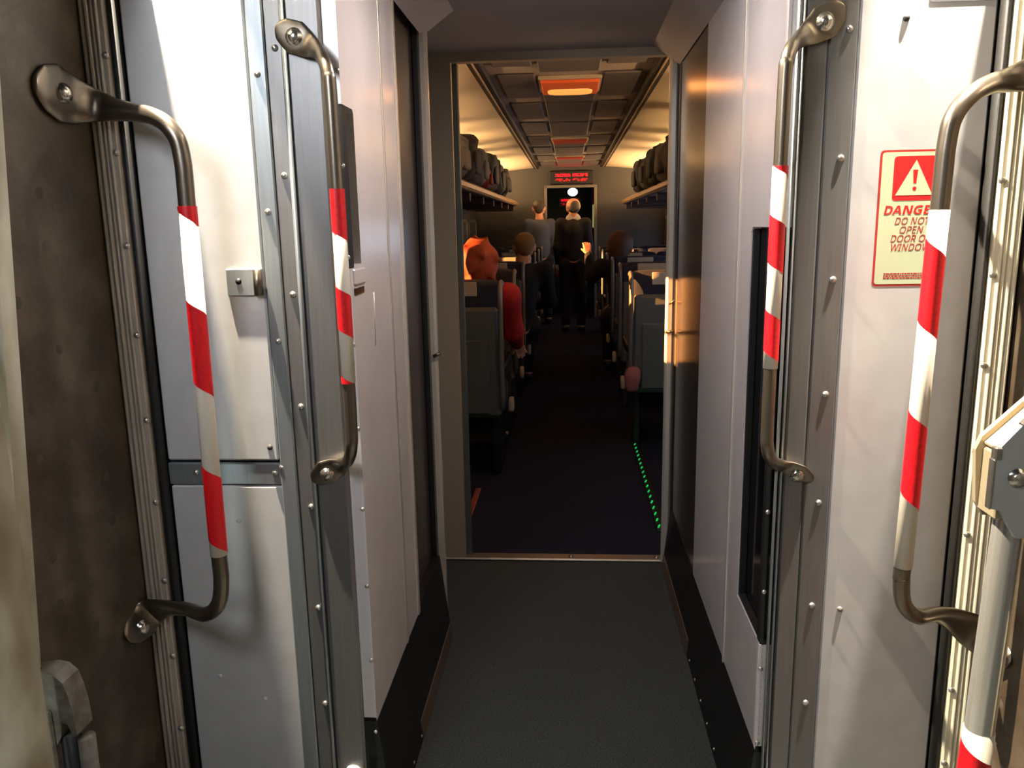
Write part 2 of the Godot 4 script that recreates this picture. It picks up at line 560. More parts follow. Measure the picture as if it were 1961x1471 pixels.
# ---------------------------------------------------------------- the end of the next car: ridged strips, panels, frames
func end_panels() -> void:
	var rv := rivet_mesh()
	# ridged aluminium strips with rivets, and the rubber beside them
	for s in [-1, 1]:
		var gx := -0.873 if s < 0 else 0.776      # where the panel ends
		var st := mb()
		bd(st, gx + s * 0.016, gx + s * 0.064, 0.0, 2.4, 1.572, 1.6, 0.002)
		for k in [0.029, 0.0375, 0.0475, 0.0575]:
			var rr := 0.0052 if k > 0.04 else 0.0035
			sweep(st, [[Vector3(gx + s * k, 0.0, -1.5725), rr, rr * 1.5], [Vector3(gx + s * k, 2.4, -1.5725), rr, rr * 1.5]], Vector3(1, 0, 0), 12)
		var t := struct("trim_%d" % (5 if s < 0 else 6), st, M.ridge_shaded if s < 0 else M.ridge, "ridged aluminium strip with a row of rivets " + ("in a darker tone painted for shade, beside the left side plate" if s < 0 else "in a lighter tone painted for light, beside the right side plate"))
		for k in 9:
			var y := 1.735 - k * 0.1815 if s < 0 else 1.463 + 0.173 - k * 0.173
			stud(t, "rivet", rv, Vector3(gx + s * 0.0165, y, -1.5715) + Vector3(s * 0.003, 0, 0), Vector3(0, 0, 1), M.rivet)
		var g := mb(true)
		var xm: float = gx + s * 0.008
		sweep(g, [[Vector3(xm, 0, -1.594), 0.009, 0.013], [Vector3(xm, 2.4, -1.594), 0.009, 0.013]], Vector3(1, 0, 0), 12)
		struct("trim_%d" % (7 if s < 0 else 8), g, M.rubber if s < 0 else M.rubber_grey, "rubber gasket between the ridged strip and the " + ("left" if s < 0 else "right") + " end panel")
	# backing wall of the car end with the passage cut out
	struct("wall_end_left", box(-1.5, -0.474, 0, 3.3, 1.625, 1.66), M.dark_shell)
	struct("wall_end_right", box(0.43, 1.5, 0, 3.3, 1.625, 1.66), M.dark_shell)
	struct("wall_end_top", box(-0.474, 0.43, 2.06, 3.3, 1.625, 1.66), M.dark_shell)
	# left: hinged upper panel with latch
	var up := thing("access_panel", "upper light steel panel with a square latch, left of the frame", "panel", Vector3(0, 0, 0))
	put("panel", box(-0.870, -0.6235, 0.913, 2.3, 1.598, 1.615, 0.004), M.panel, up)
	var lt := put("latch", box(-0.702, -0.628, 1.266, 1.322, 1.592, 1.6, 0.002), M.flange, up)
	lt.set_meta("label", "square grey latch plate with a keyhole")
	put("latch_barrel", rod(Vector3(-0.634, 1.268, -1.589), Vector3(-0.634, 1.320, -1.589), 0.0095), M.rail, lt)
	var kh := mb(true)
	sweep(kh, [[Vector3(-0.676, 1.296, -1.594), 0.0065, 0.0065], [Vector3(-0.676, 1.296, -1.5908), 0.0065, 0.0065]], Vector3(1, 0, 0), 12)
	put("keyhole", kh, M.black, lt)
	var sc := rivet_mesh(0.006)
	stud(up, "screw", sc, Vector3(-0.6405, 0.943, -1.598), Vector3(0, 0, 1), M.rubber_grey)
	# rail between the two panels
	var rl := struct("trim_9", box(-0.873, -0.59, 0.858, 0.907, 1.6, 1.615, 0.003), M.flange, "steel rail between the two left panels")
	stud(rl, "rivet", rv, Vector3(-0.810, 0.886, -1.6), Vector3(0, 0, 1), M.rivet)
	stud(rl, "rivet", rv, Vector3(-0.634, 0.886, -1.6), Vector3(0, 0, 1), M.rivet)
	stud(rl, "rivet", rv, Vector3(-0.618, 0.898, -1.6), Vector3(0, 0, 1), M.rivet)
	var lo := thing("access_panel", "lower plain steel panel under the rail at left", "panel")
	put("panel", box(-0.870, -0.5905, 0.02, 0.855, 1.6, 1.615, 0.003), M.panel, lo)
	var mk := rivet_mesh(0.005)
	for q in [Vector2(-0.725, 0.775), Vector2(-0.802, 0.40), Vector2(-0.70, 0.345)]:
		stud(lo, "dent", mk, Vector3(q.x, q.y, -1.6005), Vector3(0, 0, 1), M.panel)
	# right panel
	var rp := thing("access_panel", "tall light steel panel on the right that carries the red danger sign", "panel")
	put("panel", box(0.531, 0.7735, 0.02, 2.3, 1.6, 1.615, 0.004), M.panel, rp)
	stud(rp, "screw", sc, Vector3(0.6135, 1.756, -1.6), Vector3(0, 0, 1), M.rubber_grey)
	stud(rp, "screw", sc, Vector3(0.5665, 0.590, -1.6), Vector3(0, 0, 1), M.lug)

func door_frames() -> void:
	var rv := rivet_mesh()
	# left frame: flange, ridge, inner band
	var f := mb()
	bd(f, -0.5855, -0.553, 0, 2.3, 1.5985, 1.62, 0.002)
	bd(f, -0.545, -0.474, 0, 2.3, 1.5955, 1.62, 0.006)
	var fl := struct("trim_10", f, M.frame, "brushed steel frame strip left of the passage")
	put("flange", box(-0.6215, -0.5865, 0, 2.3, 1.596, 1.62, 0.003), M.flange, fl)
	var rg := mb(true)
	sweep(rg, [[Vector3(-0.549, 0, -1.5965), 0.0055, 0.0055], [Vector3(-0.549, 2.3, -1.5965), 0.0055, 0.0055]], Vector3(1, 0, 0), 10)
	put("bead", rg, M.flange, fl)
	for k in 8:
		stud(fl, "rivet", rv, Vector3(-0.6045, 1.958 - k * 0.262, -1.596) if k < 4 else Vector3(-0.56, 0.81 - (k - 4) * 0.236, -1.5985), Vector3(0, 0, 1), M.rivet)
	for y in [1.743, 1.504, 1.268, 1.032]:
		stud(fl, "rivet", rv, Vector3(-0.5665, y, -1.5985), Vector3(0, 0, 1), M.rivet)
	stud(fl, "bumper", rivet_mesh(0.02), Vector3(-0.503, 0.163, -1.5955), Vector3(0, 0, 1), M.white_cloth)
	# right frame
	var g := mb()
	bd(g, 0.4335, 0.478, 0, 2.3, 1.5955, 1.62, 0.006)
	bd(g, 0.478, 0.5295, 0, 2.3, 1.5975, 1.62, 0.003)
	var fr := struct("trim_11", g, M.frame, "brushed steel frame strip right of the passage")
	for q in [0.4205, 0.4295]:
		var b := mb(true)
		sweep(b, [[Vector3(q, 0, -1.5965), 0.0032, 0.006], [Vector3(q, 2.3, -1.5965), 0.0032, 0.006]], Vector3(1, 0, 0), 10)
		put("bead", b, M.flange, fr)
	for k in 8:
		stud(fr, "rivet", rv, Vector3(0.5125 - k * 0.001, 1.74 - k * 0.2283, -1.5975), Vector3(0, 0, 1), M.rivet)
	stud(fr, "bumper", rivet_mesh(0.02), Vector3(0.452, 0.163, -1.5955), Vector3(0, 0, 1), M.white_cloth)
	# rubber in the corners of the passage, with their own small rivets
	var rs := rivet_mesh(0.005)
	for s in [-1, 1]:
		var x0 := -0.472 if s < 0 else 0.406
		var x1 := -0.446 if s < 0 else 0.417
		var q := struct("trim_%d" % (12 if s < 0 else 13), box(x0, x1, 0, 2.3, 1.606, 1.64, 0.004), M.rubber, "black rubber seal in the " + ("left" if s < 0 else "right") + " corner of the passage")
		for k in 9:
			stud(q, "rivet", rs, Vector3(-0.4495 if s < 0 else 0.4095, 1.70 - k * 0.1795, -1.606), Vector3(0, 0, 1), M.rivet)

# ---------------------------------------------------------------- handrails
func striped_rail(label: String, rows: Array, n0: Vector3, xa: float, xb: float, d: float, r: float, top: float, bottom: float, red: Array, slope: float, bolts: Array, bolt_r: float) -> void:
	var t := thing("handrail", label, "handrail", Vector3.ZERO, "")
	var st := mb(true)
	sweep(st, rounded(rows, 7), n0, 20)
	put("tube", st, M.rail, t)
	var sl := put("tape_sleeve", rod(Vector3(xb, bottom, -d), Vector3(xa, top, -d), r + 0.0012, 24), M.tape, t)
	for q in red:
		# a red band printed round the sleeve: its edges run down from left to right across the front
		var b := mb(true)
		var n := 32
		for i in n:
			var pts := []
			for k in [i, i + 1]:
				var th: float = -PI + TAU * k / n            # 0 faces the camera
				var off: float = -slope * th / PI
				var y0 := clampf(q[0] + off, bottom, top)
				var y1 := clampf(q[1] + off, bottom, top)
				var dir := Vector3(sin(th), 0, cos(th))
				pts.append([Vector3(remap(y0, bottom, top, xb, xa), y0, -d) + dir * (r + 0.0018), Vector3(remap(y1, bottom, top, xb, xa), y1, -d) + dir * (r + 0.0018)])
			if (pts[0][0] as Vector3).distance_to(pts[0][1]) + (pts[1][0] as Vector3).distance_to(pts[1][1]) > 0.0005:
				quad(b, pts[0][0], pts[1][0], pts[1][1], pts[0][1], Vector3((xa + xb) / 2, clampf((q[0] + q[1]) / 2, bottom, top), -d))
		put("red_stripe", b, M.red, sl)
	for q in bolts:
		stud(t, "bolt", dome(bolt_r), q[0], q[1], M.bolt)

func dome(r: float) -> ArrayMesh:
	var st := lathe([Vector2(r * 1.3, 0), Vector2(r * 1.3, r * 0.18), Vector2(r, r * 0.3), Vector2(r * 0.92, r * 0.62), Vector2(r * 0.6, r * 0.85), Vector2(0, r * 0.92)], 14)
	st.generate_normals()
	return st.commit()

func v(x: float, y: float, d: float) -> Vector3:
	return Vector3(x, y, -d)

func handrails() -> void:
	var r := 0.0155
	striped_rail("steel handrail with red and white tape, at the dark left side plate", [
		[v(-0.930, 1.657, 1.400), 0.012, 0.005], [v(-0.929, 1.654, 1.425), 0.040, 0.007], [v(-0.929, 1.650, 1.465), 0.052, 0.008], [v(-0.926, 1.645, 1.505), 0.046, 0.010], [v(-0.905, 1.638, 1.535), 0.033, 0.013],
		[v(-0.87, 1.630, 1.535), 0.023, 0.015], [v(-0.81, 1.618, 1.50), 0.017, 0.016], [v(-0.752, 1.604, 1.462), r, r], [v(-0.717, 1.580, 1.45), r, r], [v(-0.7015, 1.535, 1.45), r, r],
		[v(-0.7005, 1.40, 1.45), r, r], [v(-0.704, 0.80, 1.45), r, r], [v(-0.704, 0.71, 1.45), r, r], [v(-0.716, 0.655, 1.452), r, r], [v(-0.752, 0.624, 1.465), r, r],
		[v(-0.81, 0.616, 1.50), 0.016, 0.014], [v(-0.87, 0.600, 1.535), 0.022, 0.012], [v(-0.915, 0.585, 1.55), 0.036, 0.009], [v(-0.928, 0.572, 1.53), 0.040, 0.007], [v(-0.929, 0.566, 1.49), 0.030, 0.006], [v(-0.930, 0.562, 1.468), 0.008, 0.004]],
		Vector3(0, 1, 0), -0.7005, -0.704, 1.45, r, 1.444, 0.762, [[1.59, 1.4255], [1.2635, 1.1055], [0.9415, 0.787]], 0.036, [[v(-0.922, 0.563, 1.515), Vector3(0.9, 0, 0.44)], [v(-0.921, 1.650, 1.465), Vector3(0.9, 0, 0.44)]], 0.014)
	striped_rail("steel handrail with red and white tape, in front of the danger sign", [
		[v(0.838, 1.657, 1.40), 0.012, 0.005], [v(0.837, 1.655, 1.425), 0.040, 0.007], [v(0.837, 1.652, 1.465), 0.052, 0.008], [v(0.835, 1.649, 1.505), 0.044, 0.010], [v(0.812, 1.643, 1.54), 0.032, 0.013],
		[v(0.775, 1.634, 1.54), 0.022, 0.015], [v(0.725, 1.622, 1.502), 0.017, 0.016], [v(0.677, 1.600, 1.462), r, r], [v(0.648, 1.570, 1.45), r, r], [v(0.638, 1.525, 1.45), r, r],
		[v(0.635, 1.40, 1.45), r, r], [v(0.624, 0.80, 1.45), r, r], [v(0.623, 0.73, 1.45), r, r], [v(0.632, 0.678, 1.452), r, r], [v(0.665, 0.646, 1.465), r, r],
		[v(0.72, 0.628, 1.51), 0.017, 0.014], [v(0.77, 0.602, 1.54), 0.026, 0.011], [v(0.812, 0.575, 1.547), 0.038, 0.008], [v(0.834, 0.562, 1.525), 0.040, 0.007], [v(0.837, 0.556, 1.48), 0.030, 0.006], [v(0.838, 0.552, 1.455), 0.008, 0.004]],
		Vector3(0, 1, 0), 0.6352, 0.6235, 1.45, r, 1.411, 0.754, [[1.3425, 1.1975], [1.0355, 0.8815]], 0.040, [[v(0.829, 1.652, 1.465), Vector3(-0.9, 0, 0.44)]], 0.014)
	r = 0.0125
	striped_rail("slim steel handrail with red and white tape on the left door frame", [
		[v(-0.558, 1.781, 1.590), 0.006, 0.003], [v(-0.548, 1.775, 1.590), 0.022, 0.004], [v(-0.523, 1.759, 1.589), 0.032, 0.005], [v(-0.498, 1.743, 1.586), 0.024, 0.006], [v(-0.474, 1.728, 1.568), 0.015, 0.010],
		[v(-0.455, 1.706, 1.540), r, r], [v(-0.443, 1.677, 1.523), r, r], [v(-0.440, 1.63, 1.52), r, r], [v(-0.4385, 1.30, 1.52), r, r], [v(-0.4385, 1.02, 1.52), r, r],
		[v(-0.442, 0.965, 1.523), r, r], [v(-0.456, 0.932, 1.545), r, r], [v(-0.474, 0.916, 1.572), 0.014, 0.010], [v(-0.494, 0.904, 1.587), 0.024, 0.006], [v(-0.517, 0.890, 1.589), 0.032, 0.005], [v(-0.541, 0.876, 1.590), 0.020, 0.004], [v(-0.550, 0.871, 1.590), 0.006, 0.003]],
		Vector3(0.53, 0.85, 0), -0.4388, -0.4385, 1.52, r, 1.472, 1.098, [[1.60, 1.386], [1.282, 1.199], [1.106, 1.0]], 0.024, [[v(-0.523, 1.759, 1.585), Vector3(0, 0, 1)], [v(-0.517, 0.890, 1.585), Vector3(0, 0, 1)]], 0.013)
	striped_rail("slim steel handrail with red and white tape on the right door frame", [
		[v(0.498, 1.779, 1.590), 0.006, 0.003], [v(0.488, 1.772, 1.590), 0.022, 0.004], [v(0.465, 1.751, 1.589), 0.032, 0.005], [v(0.441, 1.734, 1.586), 0.024, 0.006], [v(0.417, 1.719, 1.568), 0.015, 0.010],
		[v(0.397, 1.702, 1.540), r, r], [v(0.385, 1.675, 1.523), r, r], [v(0.3815, 1.63, 1.52), r, r], [v(0.380, 1.30, 1.52), r, r], [v(0.379, 1.02, 1.52), r, r],
		[v(0.382, 0.965, 1.523), r, r], [v(0.396, 0.934, 1.545), r, r], [v(0.414, 0.918, 1.572), 0.014, 0.010], [v(0.434, 0.906, 1.587), 0.024, 0.006], [v(0.459, 0.892, 1.589), 0.030, 0.005], [v(0.483, 0.880, 1.590), 0.018, 0.004], [v(0.491, 0.876, 1.590), 0.006, 0.003]],
		Vector3(-0.53, 0.85, 0), 0.3807, 0.3792, 1.52, r, 1.495, 1.123, [[1.62, 1.485], [1.3975, 1.310], [1.223, 1.145]], 0.026, [[v(0.465, 1.751, 1.585), Vector3(0, 0, 1)], [v(0.459, 0.892, 1.585), Vector3(0, 0, 1)]], 0.013)

# ---------------------------------------------------------------- sign, notice, bracket, bar, hinge
func text(parent: Node, n: String, s: String, at: Vector3, h: float, m: Material, bold := false, slant := 0.18, wide := 1.0) -> void:
	var f := SystemFont.new()
	f.font_names = PackedStringArray(["Droid Sans"])
	f.font_weight = 800 if bold else 500
	var tm := TextMesh.new()
	tm.text = s
	tm.font = f
	tm.font_size = 32
	tm.pixel_size = h / 23.0
	tm.depth = 0.0003
	var st := SurfaceTool.new()
	st.begin(Mesh.PRIMITIVE_TRIANGLES)
	var b := Basis(Vector3(wide, 0, 0), Vector3(slant, 1, 0), Vector3(0, 0, 1))
	st.append_from(tm, 0, Transform3D(b, at))
	var o := MeshInstance3D.new()
	o.mesh = st.commit()
	o.material_override = m
	o.name = n
	parent.add_child(o, true)

func plate(parent: Node, n: String, outline: Array, z0: float, z1: float, m: Material) -> Node:
	var st := mb()
	prism(st, PackedVector2Array(outline), z0, z1)
	return put(n, st, m, parent)

func round_rect(x0: float, x1: float, y0: float, y1: float, r: float) -> Array:
	var o := []
	for c in [[x1 - r, y1 - r, 0.0], [x0 + r, y1 - r, PI / 2], [x0 + r, y0 + r, PI], [x1 - r, y0 + r, PI * 1.5]]:
		for k in 5:
			var a: float = c[2] + PI / 2 * k / 4
			o.append(Vector2(c[0] + cos(a) * r, c[1] + sin(a) * r))
	return o

func gangway_fittings() -> void:
	# danger sign on the right panel; local origin is its centre
	var s := thing("danger_sign", "pale luminous DANGER sign with red border and warning triangle behind the right handrail", "sign", Vector3(0.6505, 1.3965, -1.6))
	plate(s, "border", round_rect(-0.0655, 0.0655, -0.1275, 0.1275, 0.007), -0.0005, 0.0004, M.sign_brown)
	plate(s, "face", round_rect(-0.0615, 0.0615, -0.1235, 0.1235, 0.005), 0.0, 0.0006, M.sign_face)
	plate(s, "red_square", round_rect(-0.0395, 0.0395, 0.0345, 0.116, 0.006), 0.0002, 0.0008, M.sign_red)
	plate(s, "warning_triangle", [Vector2(0.001, 0.109), Vector2(0.034, 0.044), Vector2(-0.034, 0.044)], 0.0004, 0.0010, M.sign_face)
	plate(s, "exclamation_mark", [Vector2(-0.004, 0.091), Vector2(0.005, 0.091), Vector2(0.003, 0.066), Vector2(-0.002, 0.066)], 0.0006, 0.0012, M.sign_red)
	plate(s, "exclamation_mark", round_rect(-0.003, 0.004, 0.053, 0.060, 0.0033), 0.0006, 0.0012, M.sign_red)
	text(s, "lettering", "DANGER", Vector3(-0.001, 0.0165, 0.0007), 0.0165, M.sign_red, true, 0.2, 1.12)
	text(s, "lettering", "DO NOT", Vector3(0.001, -0.004, 0.0007), 0.0125, M.sign_brown, false, 0.2)
	text(s, "lettering", "OPEN", Vector3(0.001, -0.0205, 0.0007), 0.0125, M.sign_brown, false, 0.2)
	text(s, "lettering", "DOOR OR", Vector3(0.001, -0.037, 0.0007), 0.0125, M.sign_brown, false, 0.2)
	text(s, "lettering", "WINDOW", Vector3(0.001, -0.0535, 0.0007), 0.0125, M.sign_brown, false, 0.2)
	for k in 3:
		var st := mb()
		var rn := RandomNumberGenerator.new()
		rn.seed = 70 + k
		var x := -0.045
		while x < 0.045:
			var w := rn.randf_range(0.002, 0.007)
			bd(st, x, minf(x + w, 0.047), -0.1045 - k * 0.0042, -0.1022 - k * 0.0042, -0.0008, -0.0004)
			x += w + 0.0012
		put("small_print", st, M.sign_brown, s)
	var nt := thing("notice_plate", "plain grey notice plate at the top edge of the right panel", "sign", Vector3(0.714, 1.835, -1.6))
	plate(nt, "plate", round_rect(-0.0615, 0.0615, -0.054, 0.05, 0.003), -0.0005, 0.0012, M.notice)
	plate(nt, "print", round_rect(-0.05, 0.05, -0.02, 0.04, 0.003), 0.0008, 0.0018, M.sign_face)
	# folding bracket on the right jamb
	var b := thing("safety_bracket", "grey steel bracket with a shiny bolt at the right edge", "bracket", Vector3.ZERO)
	var front := PackedVector2Array([Vector2(0.6165, 0.976), Vector2(0.616, 1.050), Vector2(0.623, 1.070), Vector2(0.651, 1.104), Vector2(0.80, 1.262), Vector2(0.80, 0.930), Vector2(0.657, 0.930), Vector2(0.630, 0.973)])
	var st2 := mb()
	prism(st2, front, -1.170, -1.160)
	put("front_plate", st2, M.bracket, b)
	var rim := mb()
	bx(rim, Vector3.ZERO, Vector3(0.004, 0.215, 0.012), 0.0015, Transform3D(Basis(Vector3(0, 0, 1), -0.757), v(0.722, 1.181, 1.163)))
	bd(rim, 0.6135, 0.6175, 0.975, 1.052, 1.158, 1.172, 0.0015)
	bd(rim, 0.615, 0.626, 1.050, 1.070, 1.158, 1.172, 0.002)
	put("bright_edge", rim, M.bolt, b)
	var back := PackedVector2Array([Vector2(0.617, 1.050), Vector2(0.625, 1.071), Vector2(0.681, 1.128), Vector2(0.82, 1.27), Vector2(0.82, 0.945), Vector2(0.637, 0.945), Vector2(0.624, 0.966)])
	var st3 := mb()
	prism(st3, back, -1.228, -1.218)
	put("rear_plate", st3, M.bracket_side_lit, b)
	var st4 := mb()
	bd(st4, 0.628, 0.640, 0.955, 1.055, 1.168, 1.222, 0.003)
	bx(st4, Vector3.ZERO, Vector3(0.008, 0.20, 0.055), 0.002, Transform3D(Basis(Vector3(0, 0, 1), -0.775), v(0.70, 1.130, 1.195)))
	put("side_web", st4, M.bracket_side_lit, b)
	stud(b, "bolt", dome(0.0115), v(0.651, 1.024, 1.160), Vector3(0, 0, 1), M.bolt)
	var br := thing("safety_bar", "upright chrome bar with red and white tape below the grey bracket at right", "bar", Vector3.ZERO)
	var tb := mb(true)
	sweep(tb, [[v(0.6685, 0.955, 1.20), 0.022, 0.022], [v(0.667, 0.94, 1.20), 0.022, 0.022], [v(0.654, 0.50, 1.20), 0.022, 0.022], [v(0.6393, 0.0, 1.20), 0.022, 0.022]], Vector3(1, 0, 0), 28)
	put("tube", tb, M.chrome, br)
	var sl := put("tape_sleeve", rod(v(0.6566, 0.587, 1.20), v(0.6416, 0.08, 1.20), 0.0233, 28), M.tape, br)
	for q in [[0.5435, 0.40], [0.26, 0.12]]:
		var bb := mb(true)
		for i in 32:
			var pts := []
			for k in [i, i + 1]:
				var th: float = -PI + TAU * k / 32
				for y in [q[0], q[1]]:
					var yy: float = y - 0.03 * th / PI * 1.4
					pts.append(Vector3(0.6393 + yy * 0.0295, yy, -1.20) + Vector3(sin(th), 0, cos(th)) * 0.0239)
			quad(bb, pts[0], pts[2], pts[3], pts[1], Vector3(0.655, (q[0] + q[1]) / 2, -1.2))
		put("red_stripe", bb, M.red, sl)
	# worn hinge at lower left
	var hg := thing("door_hinge", "worn painted hinge lug with its pin at the lower left edge", "hinge", Vector3.ZERO)
	var lug := mb()
	prism(lug, PackedVector2Array([Vector2(-0.93, 0.53), Vector2(-0.93, 0.662), Vector2(-0.895, 0.668), Vector2(-0.876, 0.664), Vector2(-0.862, 0.650), Vector2(-0.855, 0.625), Vector2(-0.850, 0.590), Vector2(-0.848, 0.553), Vector2(-0.856, 0.549), Vector2(-0.863, 0.572), Vector2(-0.872, 0.575), Vector2(-0.878, 0.548), Vector2(-0.888, 0.53)]), -1.21, -1.165)
	put("lug", lug, M.lug, hg)
	put("pin", rod(v(-0.850, 0.20, 1.185), v(-0.846, 0.538, 1.185), 0.0145, 18), M.lug, hg)
	put("gap_shade", rod(v(-0.880, 0.20, 1.185), v(-0.874, 0.545, 1.185), 0.016, 18), M.rubber, hg)  # dark rod painted in for the shaded gap beside the pin
	put("leaf", box(-0.93, -0.888, 0.30, 0.60, 1.16, 1.172, 0.003), M.lug, hg)

# ---------------------------------------------------------------- the vestibule
# a sheet in the plane x0..x1 whose outline is given as (metres ahead, height)
func wall_sheet(st: SurfaceTool, x0: float, x1: float, outline: Array) -> void:
	prism(st, PackedVector2Array(outline), x0, x1, Transform3D(Basis(Vector3(0, 0, -1), Vector3(0, 1, 0), Vector3(1, 0, 0)), Vector3.ZERO))

func shell_vestibule() -> void:
	# left white wall, with the flush pull left open
	var w := mb()
	wall_sheet(w, -0.475, -0.445, [Vector2(1.606, 0.29), Vector2(2.13, 0.29), Vector2(2.13, 2.04), Vector2(1.606, 2.04), Vector2(1.606, 1.638), Vector2(1.685, 1.638), Vector2(1.692, 1.631), Vector2(1.692, 1.325), Vector2(1.685, 1.318), Vector2(1.606, 1.318)])
	bd(w, -0.52, -0.474, 0.29, 2.04, 1.63, 2.13)
	var wl := struct("wall_left", w, M.wall, "glossy pale wall of the vestibule at left")
	put("pull_recess", box(-0.472, -0.4695, 1.318, 1.638, 1.606, 1.692), M.dark_gloss, wl)
	put("pull_tab", box(-0.4475, -0.4412, 1.282, 1.316, 1.622, 1.712, 0.003), M.wall, wl)
	put("pull_slot", box(-0.4460, -0.4435, 1.262, 1.276, 1.622, 1.70), M.dark_gloss, wl)
	put("seam_strip", box(-0.4455, -0.4425, 0.29, 2.04, 1.952, 1.968, 0.001), M.post, wl)
	put("edge_trim", box(-0.447, -0.441, 0.29, 2.04, 2.11, 2.132, 0.002), M.post, wl)
	put("scratched_corner", rod(v(-0.4445, 1.135, 1.775), v(-0.4445, 1.255, 1.785), 0.0016, 8), M.post, wl)
	# dark pocket between the white wall and the silver post
	struct("wall_left_pocket", box(-0.52, -0.474, 0.0, 2.04, 2.13, 2.52), M.pocket, "dark brown door pocket left of the silver post")
	var po := struct("trim_14", box(-0.457, -0.428, 0.0, 2.02, 2.515, 2.55, 0.008), M.post, "silver post on the left of the vestibule")
	put("gasket", box(-0.474, -0.457, 0.0, 2.02, 2.515, 2.54, 0.004), M.rubber, po)
	put("hook", rod(v(-0.440, 0.987, 2.508), v(-0.418, 0.998, 2.508), 0.006, 10), M.rail, po)
	struct("wall_left_bay", box(-1.42, -0.474, 0.0, 2.7, 2.52, 2.56), M.pocket)
	# right wall: pale leaf with the dark window let into it, pale panel, dull panel
	var r := mb()
	wall_sheet(r, 0.405, 0.435, [Vector2(1.606, 0.24), Vector2(1.975, 0.24), Vector2(1.975, 2.04), Vector2(1.606, 2.04), Vector2(1.606, 1.385), Vector2(1.83, 1.385), Vector2(1.842, 1.373), Vector2(1.842, 0.50), Vector2(1.606, 0.50)])
	bd(r, 0.405, 0.435, 0.24, 2.04, 1.980, 2.515, 0.004)
	bd(r, 0.432, 0.47, 0.24, 2.04, 1.606, 2.52)
	var wr := struct("wall_right", r, M.wall, "glossy pale wall of the vestibule at right")
	put("window_pane", box(0.4235, 0.430, 0.50, 1.385, 1.607, 1.842), M.dark_gloss, wr)
	put("window_gasket", box(0.4075, 0.424, 0.50, 1.385, 1.834, 1.842, 0.002), M.rubber, wr)
	put("window_gasket", box(0.4075, 0.424, 0.50, 0.509, 1.607, 1.842, 0.002), M.rubber, wr)
	put("seam_strip", box(0.402, 0.4075, 0.24, 2.04, 1.972, 1.983, 0.001), M.post, wr)
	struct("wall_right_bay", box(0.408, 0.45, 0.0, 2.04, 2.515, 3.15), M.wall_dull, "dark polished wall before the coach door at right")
	var pr := struct("trim_15", box(0.372, 0.4045, 0.0, 2.02, 3.135, 3.165, 0.008), M.post, "silver post on the right of the coach doorway, lit by the sun")
	put("gasket", box(0.4045, 0.4195, 0.0, 1.985, 3.09, 3.14, 0.004), M.rubber, pr)
	put("hook", rod(v(0.385, 1.085, 3.128), v(0.408, 1.105, 3.115), 0.004, 10), M.rail, pr)
	put("hook", rod(v(0.375, 0.975, 3.128), v(0.41, 0.985, 3.115), 0.005, 10), M.rail, pr)
	# kick plates lean in towards the floor
	for s in [-1, 1]:
		var o := PackedVector2Array([Vector2(-0.446, 0.30), Vector2(-0.412, 0.0), Vector2(-0.50, 0.0), Vector2(-0.50, 0.30)]) if s < 0 else PackedVector2Array([Vector2(0.406, 0.255), Vector2(0.376, 0.0), Vector2(0.47, 0.0), Vector2(0.47, 0.255)])
		var st := mb()
		prism(st, o, -1.606, -2.513 if s < 0 else -3.12)
		var k := struct("baseboard_%s" % ("left" if s < 0 else "right"), st, M.kick, "black kick plate along the foot of the " + ("left" if s < 0 else "right") + " vestibule wall")
		var sc := mb()
		if s < 0:
			prism(sc, PackedVector2Array([Vector2(-0.4085, 0.0), Vector2(-0.415, 0.055), Vector2(-0.43, 0.055), Vector2(-0.43, 0.0)]), -1.95, -2.505)
		else:
			prism(sc, PackedVector2Array([Vector2(0.3725, 0.0), Vector2(0.379, 0.055), Vector2(0.40, 0.055), Vector2(0.40, 0.0)]), -2.42, -3.115)
		put("scuffed_edge", sc, M.scuff, k)
		var rm := rivet_mesh(0.0045)
		for j in 6:
			var d := 1.72 + j * 0.11
			stud(k, "rivet", rm, v(-0.414 if s < 0 else 0.378, 0.018, d + (0.2 if s > 0 else 0.0)), Vector3(-s, 0.11, 0).normalized(), M.rivet)
	# ceiling, its bevelled edges, and the outer bays with the side doors
	struct("ceiling", box(-0.52, 0.47, 2.035, 2.08, 1.64, 3.16), M.vest_ceiling, "dark grey vestibule ceiling")
	for s in [-1, 1]:
		var x := -0.445 if s < 0 else 0.405
		var st := mb()
		prism(st, PackedVector2Array([Vector2(x, 1.965), Vector2(x - s * 0.10, 2.036), Vector2(x + s * 0.02, 2.036)]), -1.65, -2.55 if s < 0 else -3.13)
		struct("trim_%d" % (16 if s < 0 else 17), st, M.vest_ceiling, "sloping trim between " + ("left" if s < 0 else "right") + " wall and vestibule ceiling")
	struct("ceiling_bay", box(-1.42, -0.52, 2.3, 2.36, 2.52, 3.2), M.dark_shell)
	# side door of the left bay: its window lets the low sun in
	var sd := mb()
	bd(sd, -1.46, -1.42, 0, 1.085, 2.52, 3.2)
	bd(sd, -1.46, -1.42, 1.415, 2.36, 2.52, 3.2)
	bd(sd, -1.46, -1.42, 1.085, 1.415, 2.52, 2.585)
	bd(sd, -1.46, -1.42, 1.085, 1.415, 2.755, 3.2)
	var dr := struct("door_1", sd, M.pocket, "outer side door in the left bay with a small window")
	put("added_bar", box(-1.455, -1.425, 1.196, 1.206, 2.585, 2.755), M.rubber, dr)  # unseen bar added to cast a dark band on the sunlit post
	put("window_pane", box(-1.443, -1.437, 1.085, 1.415, 2.585, 2.755), M.glass, dr)

